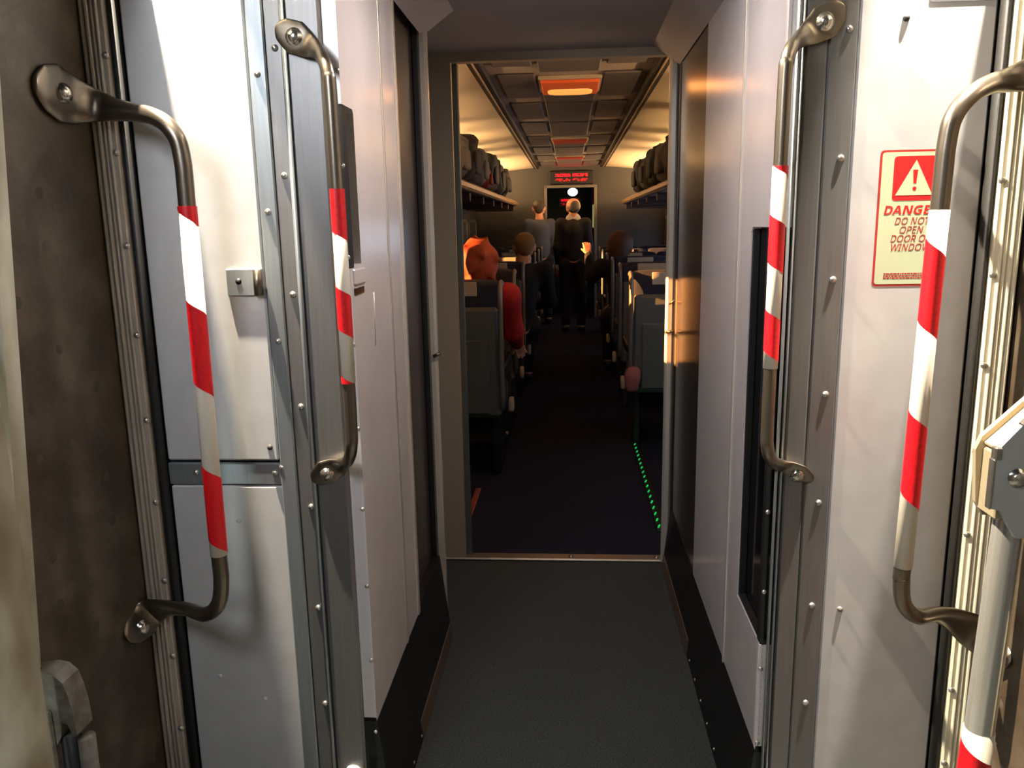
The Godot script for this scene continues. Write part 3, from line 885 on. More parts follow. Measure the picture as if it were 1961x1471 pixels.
func vestibule_fittings() -> void:
	var t := struct("trim_18", box(-0.55, 0.40, 0.0, 0.012, 3.15, 3.21, 0.005), M.threshold, "bright metal threshold at the coach door")
	for x in [-0.51, 0.0, 0.36]:
		stud(t, "screw", rivet_mesh(0.01), v(x, 0.011, 3.178), Vector3(0, 1, 0), M.bolt)

# ---------------------------------------------------------------- the coach
func window_unit(n: String, side: int, d: float, gap0: float, gap1: float) -> void:
	# frame, pane and drawn curtain of one window; the curtain leaves gap0..gap1 open
	var x := -1.40 if side < 0 else 1.41
	var fr := mb()
	for q in [[0.80, 0.84], [1.44, 1.48]]:
		bd(fr, x - 0.02, x + 0.02, q[0], q[1], d - 0.42, d + 0.42, 0.004)
	for q in [d - 0.42, d + 0.38]:
		bd(fr, x - 0.02, x + 0.02, 0.80, 1.48, q, q + 0.04, 0.004)
	var o := put(n, fr, M.seat_trim)
	o.set_meta("kind", "structure")
	put("pane", box(x + side * 0.012, x + side * 0.018, 0.83, 1.45, d - 0.40, d + 0.40), M.glass, o)
	for q in [[d - 0.40, gap0], [gap1, d + 0.40]]:
		if q[1] - q[0] > 0.03:
			var st := mb(true)
			var rows := int((q[1] - q[0]) / 0.02) + 1
			var xs := x - side * 0.012
			for i in rows:
				var d0: float = lerpf(q[0], q[1], float(i) / rows)
				var d1: float = lerpf(q[0], q[1], float(i + 1) / rows)
				var o0 := 0.010 * sin(d0 * 60.0)
				var o1 := 0.010 * sin(d1 * 60.0)
				quad(st, v(xs + o0, 0.83, d0), v(xs + o1, 0.83, d1), v(xs + o1, 1.45, d1), v(xs + o0, 1.45, d0), v(xs + side * 0.05, 1.1, (d0 + d1) / 2))
				quad(st, v(xs + o0 + side * 0.004, 0.83, d0), v(xs + o1 + side * 0.004, 0.83, d1), v(xs + o1 + side * 0.004, 1.45, d1), v(xs + o0 + side * 0.004, 1.45, d0), v(xs - side * 0.05, 1.1, (d0 + d1) / 2))
			put("curtain", st, M.curtain, o)

func shell_coach() -> void:
	struct("floor_coach", box(-1.46, 1.46, -0.06, 0.004, 3.165, 12.1), M.carpet, "dark navy carpet of the coach aisle")
	# bulkhead with the doorway
	struct("wall_bulkhead_left", box(-1.46, -0.447, 0.0, 2.75, 3.155, 3.2), M.bulkhead, "tan bulkhead left of the coach doorway")
	struct("wall_bulkhead_right", box(0.405, 1.46, 0.0, 2.75, 3.155, 3.2), M.bulkhead)
	struct("wall_bulkhead_top", box(-0.447, 0.405, 2.005, 2.75, 3.155, 3.2), M.bulkhead, "header over the coach doorway")
	struct("trim_19", box(-0.449, -0.425, 0.0, 2.005, 3.19, 3.215, 0.004), M.seat_shell, "thin dark jamb left of the coach doorway")
	for s in [-1, 1]:
		var xi := -1.38 if s < 0 else 1.39
		var xo := -1.46 if s < 0 else 1.47
		var st := mb()
		bd(st, xi, xo, 0.0, 0.80, 3.2, 12.05)
		bd(st, xi, xo, 1.48, 2.75, 3.2, 12.05)
		var at := 3.2
		for k in 8:
			var d: float = 4.17 + k * 1.05
			bd(st, xi, xo, 0.80, 1.48, at, d - 0.42)
			at = d + 0.42
		bd(st, xi, xo, 0.80, 1.48, at, 12.05)
		struct("wall_coach_left" if s < 0 else "wall_coach_right", st, M.coach_wall)
	for k in 8:
		var d: float = 4.17 + k * 1.05
		var g := [d - 0.40, d - 0.40]
		if k == 0:
			g = [4.17, 4.53]
		elif k == 3:
			g = [6.98, 7.14]
		elif k == 4:
			g = [8.46, 8.60]
		window_unit("window_%d" % (k + 1), -1, d, g[0], g[1])
		window_unit("window_%d" % (k + 9), 1, d, d - 0.28, d + 0.26)
		if k % 2 == 0 and k < 7:
			var dl := AreaLight3D.new()
			dl.name = "window_daylight"
			dl.area_size = Vector2(1.4, 0.55)
			dl.light_color = Color(0.8, 0.88, 1.0)
			dl.light_energy = DAYLIGHT
			dl.shadow_enabled = true
			add_child(dl, true)
			dl.look_at_from_position(v(1.36, 1.15, d + 0.5), v(0, 1.1, d + 0.5), Vector3.UP)
	# far bulkhead
	struct("wall_far_left", box(-1.46, -0.36, 0, 2.75, 12.0, 12.08), M.coach_wall)
	struct("wall_far_right", box(0.39, 1.46, 0, 2.75, 12.0, 12.08), M.coach_wall)
	struct("wall_far_top", box(-0.36, 0.39, 1.93, 2.75, 12.0, 12.08), M.coach_wall)
	var df := mb()
	bd(df, -0.37, -0.33, 0, 1.94, 11.97, 12.0, 0.008)
	bd(df, 0.36, 0.40, 0, 1.94, 11.97, 12.0, 0.008)
	bd(df, -0.37, 0.40, 1.91, 1.95, 11.97, 12.0, 0.008)
	struct("door_2", df, M.seat_trim, "frame of the doorway at the far end of the coach")

func coach_ceiling() -> void:
	struct("ceiling_coach", box(-1.46, 1.46, 2.75, 2.8, 3.2, 12.1), M.dark_shell)
	var mid := struct("ceiling_centre", box(-0.50, 0.50, 2.215, 2.25, 3.2, 12.0), M.ceiling_mid, "grey-brown centre of the coach ceiling")
	for k in 8:
		var d := 3.55 + k * 1.06
		for s in [-1, 1]:
			put("panel", box(s * 0.19, s * 0.40, 2.200, 2.216, d, d + 0.80, 0.008), M.ceiling_dark, mid)
		if not k in [1, 4, 6]:
			put("panel", box(-0.165, 0.165, 2.196, 2.216, d, d + 0.96, 0.01), M.ceiling_dark, mid)
		else:
			put("panel", box(-0.165, 0.165, 2.196, 2.216, d + 0.56, d + 0.98, 0.01), M.ceiling_dark, mid)
	for s in [-1, 1]:
		var g := mb()
		bd(g, s * 0.44, s * 0.51, 2.18, 2.215, 3.21, 11.9, 0.004)
		var t := struct("trim_%d" % (20 if s < 0 else 21), g, M.groove, "dark groove along the coach ceiling at " + ("left" if s < 0 else "right"))
		put("bead", box(s * 0.472, s * 0.482, 2.174, 2.182, 3.21, 11.9, 0.002), M.rack, t)
		var c := mb()
		prism(c, PackedVector2Array([Vector2(s * 0.50, 2.205), Vector2(s * 1.0, 2.16), Vector2(s * 1.40, 1.96), Vector2(s * 1.40, 2.0), Vector2(s * 1.0, 2.20), Vector2(s * 0.50, 2.245)]), -3.2, -12.0)
		struct("ceiling_cove_left" if s < 0 else "ceiling_cove_right", c, M.cove, "warm lit sloping cove over the " + ("left" if s < 0 else "right") + " luggage rack")
	# ceiling lamps: the near one burns amber
	var k2 := 0
	for d in [[4.70, 5.16], [7.95, 8.25], [10.0, 10.2]]:
		var t := thing("ceiling_light", ["amber ceiling light nearest the coach door", "dim reddish ceiling light in the middle of the coach", "dim reddish ceiling light farthest down the coach"][k2], "ceiling light", v(0.005, 2.215, (d[0] + d[1]) / 2))
		var fr := mb()
		bx(fr, Vector3(0, -0.012, 0), Vector3(0.36, 0.024, d[1] - d[0] + 0.02), 0.006)
		put("frame", fr, M.ceiling_mid, t)
		var df := mb()
		bx(df, Vector3(0, -0.03, 0), Vector3(0.335, 0.02, d[1] - d[0] - 0.02), 0.009)
		put("diffuser", df, M.amber_edge if k2 == 0 else M.amber_dim, t)
		if k2 == 0:
			put("tube", blob(Vector3(0.0, -0.036, -0.10), Vector3(0.27, 0.03, 0.19), 0.5), M.amber, t)
		var l := AreaLight3D.new()
		l.name = "lamp_light"
		l.area_size = Vector2(0.33, 0.3)
		l.light_color = Color(1.0, 0.66, 0.36)
		l.light_energy = 0.12 if k2 == 0 else 0.02
		l.shadow_enabled = true
		t.add_child(l)
		l.position = Vector3(0, -0.05, 0)
		l.rotation.x = -PI / 2
		k2 += 1

func seats() -> void:
	var proto: Node3D = null
	var rows := [[-1, 4.2], [-1, 5.25], [-1, 6.3], [-1, 7.35], [-1, 8.4], [-1, 9.45], [-1, 10.5], [1, 4.85], [1, 5.9], [1, 6.95], [1, 8.0], [1, 9.05], [1, 10.1]]
	var nth := ["first", "second", "third", "fourth", "fifth", "sixth", "seventh"]
	for i in rows.size():
		var s: int = rows[i][0]
		var label := "dark coach seat pair, %s from the doorway on the %s of the aisle" % [nth[i if s < 0 else i - 7], "left" if s < 0 else "right"]
		var t: Node3D
		if proto == null:
			t = make_seat()
			proto = t
			t.set_meta("label", label)
		else:
			t = proto.duplicate()
			t.name = numbered("seat_pair")
			add_child(t)
			t.set_meta("label", label)
		t.position = v(0, 0.004, rows[i][1])
		if s > 0:
			# the mirrored pair is the same seat turned end for end across its width
			t.position.x = 0.0
			for c in t.get_children():
				if c.has_meta("side"):
					c.position.x = -c.position.x - 0.0

func make_seat() -> Node3D:
	# aisle edge at x -0.36, window edge at x -1.34; mirrored parts carry the meta "side"
	var t := thing("seat_pair", "", "seat", Vector3.ZERO, "seat pairs along the aisle")
	for k in 2:
		var cx := -0.61 - k * 0.49
		var st := mb()
		bx(st, Vector3.ZERO, Vector3(0.47, 0.60, 0.05), 0.02)
		sided(put("back_shell", st, M.seat_shell, t), Vector3(cx, 0.67, 0.02), 0.10)
		var sh := mb()
		bx(sh, Vector3.ZERO, Vector3(0.36, 0.40, 0.012), 0.006)
		sided(put("back_pocket", sh, M.seat_shell, t), Vector3(cx, 0.60, 0.06), 0.10)
		sided(put("back_cushion", blob(Vector3.ZERO, Vector3(0.48, 0.72, 0.13), 0.35), M.seat_cloth, t), Vector3(cx, 0.72, -0.06), 0.10)
		sided(put("headrest", blob(Vector3.ZERO, Vector3(0.49, 0.17, 0.15), 0.3), M.seat_cloth, t), Vector3(cx, 1.025, -0.055), 0.0)
		sided(put("seat_cushion", blob(Vector3.ZERO, Vector3(0.48, 0.16, 0.52), 0.3), M.seat_cloth, t), Vector3(cx, 0.42, -0.32), 0.0)
	var tagm := mb()
	bx(tagm, Vector3.ZERO, Vector3(0.22, 0.075, 0.016), 0.004)
	sided(put("headrest_cover", tagm, M.head_tag, t), Vector3(-0.60, 1.065, 0.022), 0.0)
	var side := mb(true)
	sweep(side, rounded([[Vector3(0, 0.42, 0.02), 0.014, 0.02], [Vector3(0, 0.85, 0.055), 0.014, 0.02], [Vector3(0, 1.04, 0.05), 0.014, 0.022], [Vector3(0, 1.09, -0.0), 0.014, 0.02], [Vector3(0, 1.085, -0.10), 0.012, 0.014]], 4), Vector3(1, 0, 0), 10)
	sided(put("side_trim", side, M.seat_trim, t), Vector3(-0.365, 0, 0), 0.0)
	for q in [[-0.375, "armrest"], [-0.855, "armrest"], [-1.33, "armrest"]]:
		sided(put(q[1], blob(Vector3.ZERO, Vector3(0.06, 0.06, 0.42), 0.35), M.black, t), Vector3(q[0], 0.63, -0.26), 0.0)
	sided(put("end_cap", blob(Vector3.ZERO, Vector3(0.035, 0.085, 0.09), 0.5), M.seat_cap, t), Vector3(-0.352, 0.345, -0.42), 0.0)
	var ped := mb()
	bx(ped, Vector3(0, 0, 0), Vector3(0.05, 0.36, 0.36), 0.01)
	sided(put("leg", ped, M.black, t), Vector3(-0.42, 0.18, -0.30), 0.0)
	sided(put("leg", ped, M.black, t), Vector3(-1.15, 0.18, -0.30), 0.0)
	return t

func sided(o: Node3D, at: Vector3, lean: float) -> void:
	o.position = at
	o.rotation.x = -lean * 0.0
	o.set_meta("side", true)

# ---------------------------------------------------------------- luggage racks and bags
func luggage() -> void:
	for s in [-1, 1]:
		var side := "left" if s < 0 else "right"
		var t := thing("luggage_rack", "long overhead luggage rack with a tan lip on the %s of the coach" % side, "luggage rack", v(0, 1.70, 7.6))
		var st := mb()
		bx(st, Vector3(s * 1.08, -0.03, 0), Vector3(0.60, 0.025, 8.5), 0.004)
		put("shelf", st, M.rack_under, t)
		var lip := mb()
		bx(lip, Vector3(s * 0.765, -0.008, 0), Vector3(0.045, 0.062, 8.5), 0.016)
		put("lip", lip, M.rack, t)
		for k in 9:
			var b := mb()
			bx(b, Vector3(s * 1.08, -0.075, -4.1 + k * 1.025), Vector3(0.56, 0.07, 0.03), 0.006)
			put("support", b, M.rack_under, t)
		# lamp strip behind the rack that washes the cove
		var lp := thing("rack_light", "warm light strip behind the bags on the %s luggage rack" % side, "light", v(s * 1.34, 1.80, 7.6))
		var g := mb()
		bx(g, Vector3.ZERO, Vector3(0.03, 0.04, 8.3), 0.006)
		put("tube", g, M.cove_lamp, lp)
		for k in 4:
			var l := AreaLight3D.new()
			l.name = "strip_light"
			l.area_size = Vector2(0.05, 2.0)
			l.light_color = Color(1.0, 0.81, 0.58)
			l.light_energy = COVE
			l.shadow_enabled = true
			lp.add_child(l)
			l.position = Vector3(-s * 0.03, 0.04, -3.1 + k * 2.07)
			l.transform.basis = Basis(Vector3(1, 0, 0), PI / 2) if false else Basis.looking_at(Vector3(-s * 0.55, 0.83, 0), Vector3(0, 0, 1))
	# one row per bag: side, x, depth, size (across, high, along), colour, seed, label
	var list := [
		[-1, 0.93, 4.35, Vector3(0.46, 0.30, 0.50), Color(0.46, 0.43, 0.37), "grey-green duffel nearest the doorway on the left rack"],
		[-1, 0.93, 4.95, Vector3(0.46, 0.34, 0.46), Color(0.07, 0.075, 0.07), "black holdall standing high between two grey bags on the left rack"],
		[-1, 0.93, 5.55, Vector3(0.46, 0.29, 0.5), Color(0.5, 0.47, 0.41), "pale grey soft bag behind the black holdall on the left rack"],
		[-1, 0.93, 6.2, Vector3(0.46, 0.34, 0.5), Color(0.13, 0.05, 0.06), "dark maroon suitcase on the left rack"],
		[-1, 0.93, 6.85, Vector3(0.46, 0.31, 0.45), Color(0.42, 0.40, 0.37), "grey bag past the maroon suitcase on the left rack"],
		[-1, 0.84, 7.3, Vector3(0.26, 0.19, 0.22), Color(0.6, 0.04, 0.05), "small bright red bag on the left rack"],
		[-1, 0.93, 7.85, Vector3(0.46, 0.34, 0.6), Color(0.05, 0.05, 0.055), "large black bag beyond the small red one on the left rack"],
		[-1, 0.93, 8.65, Vector3(0.46, 0.34, 0.6), Color(0.09, 0.085, 0.09), "charcoal holdall near the far end of the left rack"],
		[-1, 0.93, 9.5, Vector3(0.46, 0.32, 0.6), Color(0.16, 0.14, 0.13), "brown-black bag farthest along the left rack"],
		[1, 0.93, 4.75, Vector3(0.46, 0.34, 0.52), Color(0.08, 0.08, 0.08), "black suitcase nearest the doorway on the right rack"],
		[1, 0.93, 5.35, Vector3(0.46, 0.28, 0.46), Color(0.34, 0.29, 0.25), "brown-grey bag second along the right rack"],
		[1, 0.93, 5.95, Vector3(0.46, 0.34, 0.5), Color(0.11, 0.1, 0.095), "dark backpack third along the right rack"],
		[1, 0.93, 6.6, Vector3(0.46, 0.30, 0.5), Color(0.36, 0.31, 0.27), "tan-grey bag in the middle of the right rack"],
		[1, 0.93, 7.3, Vector3(0.46, 0.34, 0.6), Color(0.06, 0.06, 0.06), "big black bag past the middle of the right rack"],
		[1, 0.93, 8.1, Vector3(0.46, 0.31, 0.6), Color(0.2, 0.17, 0.15), "dull brown bag well down the right rack"],
		[1, 0.93, 9.0, Vector3(0.46, 0.34, 0.6), Color(0.05, 0.05, 0.05), "black bag farthest along the right rack"],
	]
	var k := 0
	for q in list:
		k += 1
		var z: Vector3 = q[3]
		var t := thing("travel_bag", q[5], "bag", v(q[0] * q[1], 1.722, q[2]), "bags on the luggage racks")
		var m := mat(q[4].darkened(0.3), 0.8)
		put("body", blob(Vector3(0, z.y / 2, 0), z, 0.42, 0.25, k, 22, 14), m, t)
		put("pocket", blob(Vector3(-q[0] * z.x * 0.47, z.y * 0.42, 0), Vector3(0.07, z.y * 0.5, z.z * 0.62), 0.4, 0.2, k + 40, 16, 10), m, t)
		var h := mb(true)
		var zz := z.z * 0.2
		sweep(h, rounded([[Vector3(-q[0] * 0.05, z.y * 0.92, -zz), 0.012, 0.006], [Vector3(-q[0] * 0.06, z.y * 1.08, -zz * 0.6), 0.012, 0.006], [Vector3(-q[0] * 0.06, z.y * 1.10, zz * 0.6), 0.012, 0.006], [Vector3(-q[0] * 0.05, z.y * 0.92, zz), 0.012, 0.006]], 4), Vector3(1, 0, 0), 8)
		put("handle", h, M.black, t)

# ---------------------------------------------------------------- people
func limb(out: Array, pts: Array) -> void:
	for i in pts.size() - 1:
		out.append([pts[i][0], pts[i + 1][0], pts[i][1], pts[i + 1][1]])

# head with face, ears; faces -z before it is turned
func head_bones(c: Vector3, b: Basis) -> Array:
	var o := []
	var at := func(x: float, y: float, z: float) -> Vector3: return c + b * Vector3(x, y, z)
	o.append([at.call(0, 0.025, 0.015), at.call(0, 0.03, -0.02), 0.083, 0.078])
	o.append([at.call(0, -0.01, -0.035), at.call(0, -0.085, -0.06), 0.058, 0.032])
	o.append([at.call(-0.035, -0.03, -0.045), at.call(0.035, -0.03, -0.045), 0.04, 0.04])
	o.append([at.call(0, 0.005, -0.095), at.call(0, -0.032, -0.112), 0.008, 0.013])
	for s in [-1, 1]:
		o.append([at.call(s * 0.082, 0.015, 0.005), at.call(s * 0.084, -0.02, 0.0), 0.014, 0.010])
	o.append([at.call(-0.018, -0.058, -0.088), at.call(0.018, -0.058, -0.088), 0.008, 0.008])
	return o

func hand_bones(w: Vector3, dir: Vector3, across: Vector3) -> Array:
	var o := []
	var nrm := dir.cross(across).normalized()
	var palm := w + dir * 0.085
	for k in 4:
		var f := (k - 1.5) * 0.019
		var kn := palm + across * f
		o.append([w + across * f * 0.6 + dir * 0.01, kn, 0.013, 0.012])
		var ln: float = [0.036, 0.043, 0.04, 0.031][k]
		var p1: Vector3 = kn + (dir * 0.9 + nrm * 0.35).normalized() * ln
		var p2: Vector3 = p1 + (dir * 0.6 + nrm * 0.8).normalized() * ln * 0.7
		o.append([kn, p1, 0.0095, 0.0085])
		o.append([p1, p2, 0.0085, 0.0075])
	var tb := w + dir * 0.025 - across * 0.03
	o.append([w + dir * 0.015, tb, 0.014, 0.012])
	o.append([tb, tb + (dir * 0.8 - across * 0.5 + nrm * 0.3).normalized() * 0.045, 0.011, 0.009])
	return o

# a person: j holds joints in local space; clothes are children
func person(label: String, at: Vector3, turn: float, j: Dictionary, looks: Dictionary, group := "") -> Node3D:
	var t := thing("person", label, "person", at, group)
	t.rotation.y = turn
	var cell := 0.019
	var body := []
	limb(body, [[j.hip, 0.125], [j.waist, 0.115], [j.chest, 0.125]])
	limb(body, [[j.chest, 0.07], [j.neck, 0.052], [j.head, 0.05]])
	for s in ["l", "r"]:
		limb(body, [[j.chest + Vector3(0, 0.02, 0), 0.07], [j["sh_" + s], 0.055], [j["el_" + s], 0.042], [j["wr_" + s], 0.028]])
		limb(body, [[j.hip, 0.1], [j["hp_" + s], 0.085], [j["kn_" + s], 0.058], [j["an_" + s], 0.04]])
		limb(body, [[j["an_" + s] + Vector3(0, -0.03, 0.02), 0.036], [j["to_" + s], 0.026]])
	var st := flesh(body, cell, 0.014)
	var hd := head_bones(j.head, j.hturn)
	var hs := flesh(hd, 0.007, 0.007)
	hs.generate_normals()
	st.append_from(hs.commit(), 0, Transform3D.IDENTITY)
	for s in ["l", "r"]:
		var dir: Vector3 = (j["wr_" + s] - j["el_" + s]).normalized()
		var ac := dir.cross(Vector3(0.2, 0.1, 1)).normalized()
		var h := flesh(hand_bones(j["wr_" + s], dir, ac if s == "l" else -ac), 0.006, 0.003)
		h.generate_normals()
		st.append_from(h.commit(), 0, Transform3D.IDENTITY)
	put("body", st, M.skin, t)
	for s in [-1, 1]:
		put("eye", blob(j.head + j.hturn * Vector3(s * 0.031, 0.006, -0.093), Vector3(0.022, 0.014, 0.014), 1.0, 0.0, 1, 10, 8), M.eye, t)
	var top := []
	limb(top, [[j.hip + Vector3(0, 0.02, 0), 0.135], [j.waist, 0.13], [j.chest, 0.142]])
	limb(top, [[j.chest + Vector3(0, 0.03, 0), 0.09], [j.neck + Vector3(0, -0.035, 0), 0.066]])
	for s in ["l", "r"]:
		limb(top, [[j.chest + Vector3(0, 0.02, 0), 0.088], [j["sh_" + s], 0.072], [j["el_" + s], 0.058], [j["el_" + s].lerp(j["wr_" + s], 0.9), 0.043]])
	put("jacket", flesh(top, cell, 0.014), looks.top, t)
	var leg := []
	for s in ["l", "r"]:
		limb(leg, [[j.hip + Vector3(0, -0.02, 0), 0.115], [j["hp_" + s], 0.1], [j["kn_" + s], 0.072], [j["an_" + s].lerp(j["kn_" + s], 0.08), 0.058]])
	put("trousers", flesh(leg, cell, 0.012), looks.legs, t)
	for s in ["l", "r"]:
		put("shoe", flesh([[j["an_" + s] + Vector3(0, -0.035, 0.02), j["to_" + s] + Vector3(0, 0.004, 0), 0.046, 0.036]], 0.016, 0.01), M.black, t)
	if looks.has("hair"):
		var hb := []
		for q in looks.hair:
			hb.append([j.head + j.hturn * q[0], j.head + j.hturn * q[1], q[2], q[3]])
		put("hair", flesh(hb, 0.011, 0.010), looks.hair_m, t)
	if looks.has("collar"):
		put("collar", flesh([[j.neck + Vector3(-0.03, -0.02, 0), j.neck + Vector3(0.03, -0.02, 0), 0.065, 0.065], [j.neck + Vector3(-0.03, 0.0, -0.01), j.neck + Vector3(0.03, 0.0, -0.01), 0.058, 0.058]], 0.012, 0.008), looks.collar, t)
		for s in ["l", "r"]:
			var e: Vector3 = j["el_" + s]
			var w: Vector3 = j["wr_" + s]
			put("cuff", flesh([[e.lerp(w, 0.86), e.lerp(w, 1.0), 0.046, 0.044]], 0.011, 0.006), looks.collar, t)
	return t

func seated(lean := Vector3.ZERO) -> Dictionary:
	return {"hip": Vector3(0, 0.56, -0.15), "waist": Vector3(0, 0.74, -0.13) + lean * 0.4, "chest": Vector3(0, 0.93, -0.14) + lean * 0.8, "neck": Vector3(0, 1.07, -0.13) + lean, "head": Vector3(0, 1.185, -0.15) + lean * 1.2, "hturn": Basis(),
		"sh_l": Vector3(-0.17, 1.0, -0.13) + lean, "el_l": Vector3(-0.245, 0.76, -0.22) + lean * 0.6, "wr_l": Vector3(-0.17, 0.70, -0.44), "sh_r": Vector3(0.17, 1.0, -0.13) + lean, "el_r": Vector3(0.245, 0.76, -0.22) + lean * 0.6, "wr_r": Vector3(0.17, 0.70, -0.44),
		"hp_l": Vector3(-0.1, 0.57, -0.18), "kn_l": Vector3(-0.13, 0.55, -0.58), "an_l": Vector3(-0.13, 0.10, -0.60), "to_l": Vector3(-0.14, 0.045, -0.74), "hp_r": Vector3(0.1, 0.57, -0.18), "kn_r": Vector3(0.13, 0.55, -0.58), "an_r": Vector3(0.13, 0.10, -0.60), "to_r": Vector3(0.14, 0.045, -0.74)}

func standing() -> Dictionary:
	return {"hip": Vector3(0, 0.95, 0), "waist": Vector3(0, 1.10, 0), "chest": Vector3(0, 1.30, 0.01), "neck": Vector3(0, 1.46, 0.0), "head": Vector3(0, 1.60, -0.02), "hturn": Basis(),
		"sh_l": Vector3(-0.155, 1.39, 0.01), "el_l": Vector3(-0.20, 1.09, 0.03), "wr_l": Vector3(-0.19, 0.84, -0.04), "sh_r": Vector3(0.155, 1.39, 0.01), "el_r": Vector3(0.20, 1.09, 0.03), "wr_r": Vector3(0.19, 0.84, -0.04),
		"hp_l": Vector3(-0.09, 0.90, 0), "kn_l": Vector3(-0.10, 0.50, -0.02), "an_l": Vector3(-0.10, 0.09, 0.03), "to_l": Vector3(-0.115, 0.04, -0.12), "hp_r": Vector3(0.09, 0.90, 0), "kn_r": Vector3(0.10, 0.50, 0.02), "an_r": Vector3(0.10, 0.09, 0.07), "to_r": Vector3(0.115, 0.04, -0.08)}

func people() -> void:
	var short_hair := [[Vector3(0, 0.045, 0.025), Vector3(0, 0.05, -0.01), 0.082, 0.076], [Vector3(0, -0.01, 0.05), Vector3(0, 0.03, 0.04), 0.055, 0.07]]
	var full_hair := [[Vector3(0, 0.04, 0.03), Vector3(0, 0.05, -0.015), 0.096, 0.085], [Vector3(-0.05, -0.02, 0.03), Vector3(-0.045, 0.03, 0.02), 0.06, 0.065], [Vector3(0.05, -0.02, 0.03), Vector3(0.045, 0.03, 0.02), 0.06, 0.065], [Vector3(0, -0.07, 0.055), Vector3(0, 0.0, 0.05), 0.062, 0.08]]
	var tousled := full_hair + [[Vector3(-0.03, 0.11, 0.0), Vector3(-0.015, 0.155, 0.02), 0.035, 0.008], [Vector3(0.03, 0.11, 0.03), Vector3(0.055, 0.14, 0.05), 0.035, 0.008], [Vector3(-0.085, 0.05, 0.04), Vector3(-0.125, 0.075, 0.06), 0.03, 0.006], [Vector3(0.085, 0.04, 0.05), Vector3(0.125, 0.02, 0.075), 0.03, 0.006], [Vector3(-0.08, -0.03, 0.06), Vector3(-0.11, -0.075, 0.075), 0.032, 0.006], [Vector3(0.07, -0.05, 0.07), Vector3(0.10, -0.10, 0.085), 0.032, 0.006], [Vector3(-0.02, 0.0, 0.12), Vector3(-0.04, -0.05, 0.145), 0.03, 0.006], [Vector3(0.03, 0.06, 0.11), Vector3(0.05, 0.04, 0.145), 0.03, 0.006], [Vector3(-0.03, -0.10, 0.06), Vector3(-0.05, -0.15, 0.07), 0.035, 0.006], [Vector3(-0.05, 0.08, 0.08), Vector3(-0.08, 0.10, 0.11), 0.03, 0.006]]
	var dark := mat(Color(0.05, 0.05, 0.06), 0.85)
	# red-haired passenger in the first seat on the left
	var j := seated(Vector3(0.05, 0, 0))
	j.el_r = Vector3(0.24, 0.79, -0.25)
	j.wr_r = Vector3(0.25, 0.68, -0.46)
	person("seated person seen from behind, tousled orange hair and red jacket, first seat at left", v(-0.57, 0.004, 4.33), 0.0, j, {"top": mat(Color(0.62, 0.05, 0.07), 0.8), "legs": dark, "hair": tousled, "hair_m": mat(Color(0.55, 0.22, 0.1), 0.7)})
	j = seated(Vector3(0.06, 0.02, 0.03))
	person("seated person in dark jacket with fair hair leaning into the aisle at left", v(-0.42, 0.004, 6.38), 0.15, j, {"top": mat(Color(0.045, 0.05, 0.065), 0.85), "legs": dark, "hair": short_hair, "hair_m": mat(Color(0.5, 0.38, 0.22), 0.7)})
	j = seated()
	person("seated person in pale blue-grey top beside the left windows", v(-1.05, 0.004, 5.35), 0.0, j, {"top": mat(Color(0.5, 0.53, 0.6), 0.85), "legs": dark, "hair": short_hair, "hair_m": mat(Color(0.16, 0.12, 0.1), 0.7)})
	# standing figure in the aisle
	j = standing()
	j.hturn = Basis(Vector3.UP, 0.35)
	person("standing person in dark suit with white collar and cuffs, walking in the aisle", v(0.045, 0.004, 10.4), 0.0, j, {"top": mat(Color(0.02, 0.02, 0.024), 0.8), "legs": mat(Color(0.04, 0.04, 0.045), 0.85), "hair": [[Vector3(0, 0.02, 0.04), Vector3(0, -0.01, 0.03), 0.07, 0.075]], "hair_m": mat(Color(0.3, 0.26, 0.22), 0.7), "collar": M.white_cloth})
	j = standing()
	j.hturn = Basis(Vector3.UP, -0.3)
	person("standing person in blue-grey shirt half hidden at the far left of the aisle", v(-0.42, 0.004, 11.3), 0.3, j, {"top": mat(Color(0.3, 0.34, 0.42), 0.85), "legs": dark, "hair": short_hair, "hair_m": mat(Color(0.2, 0.17, 0.15), 0.7)})
	# right side: forearm held out into the aisle
	j = seated(Vector3(-0.05, 0.01, 0.02))
	j.el_l = Vector3(-0.30, 0.92, -0.25)
	j.wr_l = Vector3(-0.33, 1.12, -0.38)
	person("seated person with brown hair and a bare sunlit forearm raised at the aisle, right side", v(0.50, 0.004, 7.02), 0.0, j, {"top": mat(Color(0.1, 0.09, 0.09), 0.85), "legs": dark, "hair": full_hair, "hair_m": mat(Color(0.33, 0.2, 0.12), 0.7)})
	j = seated(Vector3(0, 0.03, 0))
	person("seated person in grey top by the right windows, second seat", v(0.86, 0.004, 5.98), -0.3, j, {"top": mat(Color(0.4, 0.41, 0.44), 0.85), "legs": dark, "hair": short_hair, "hair_m": mat(Color(0.12, 0.09, 0.08), 0.7)})

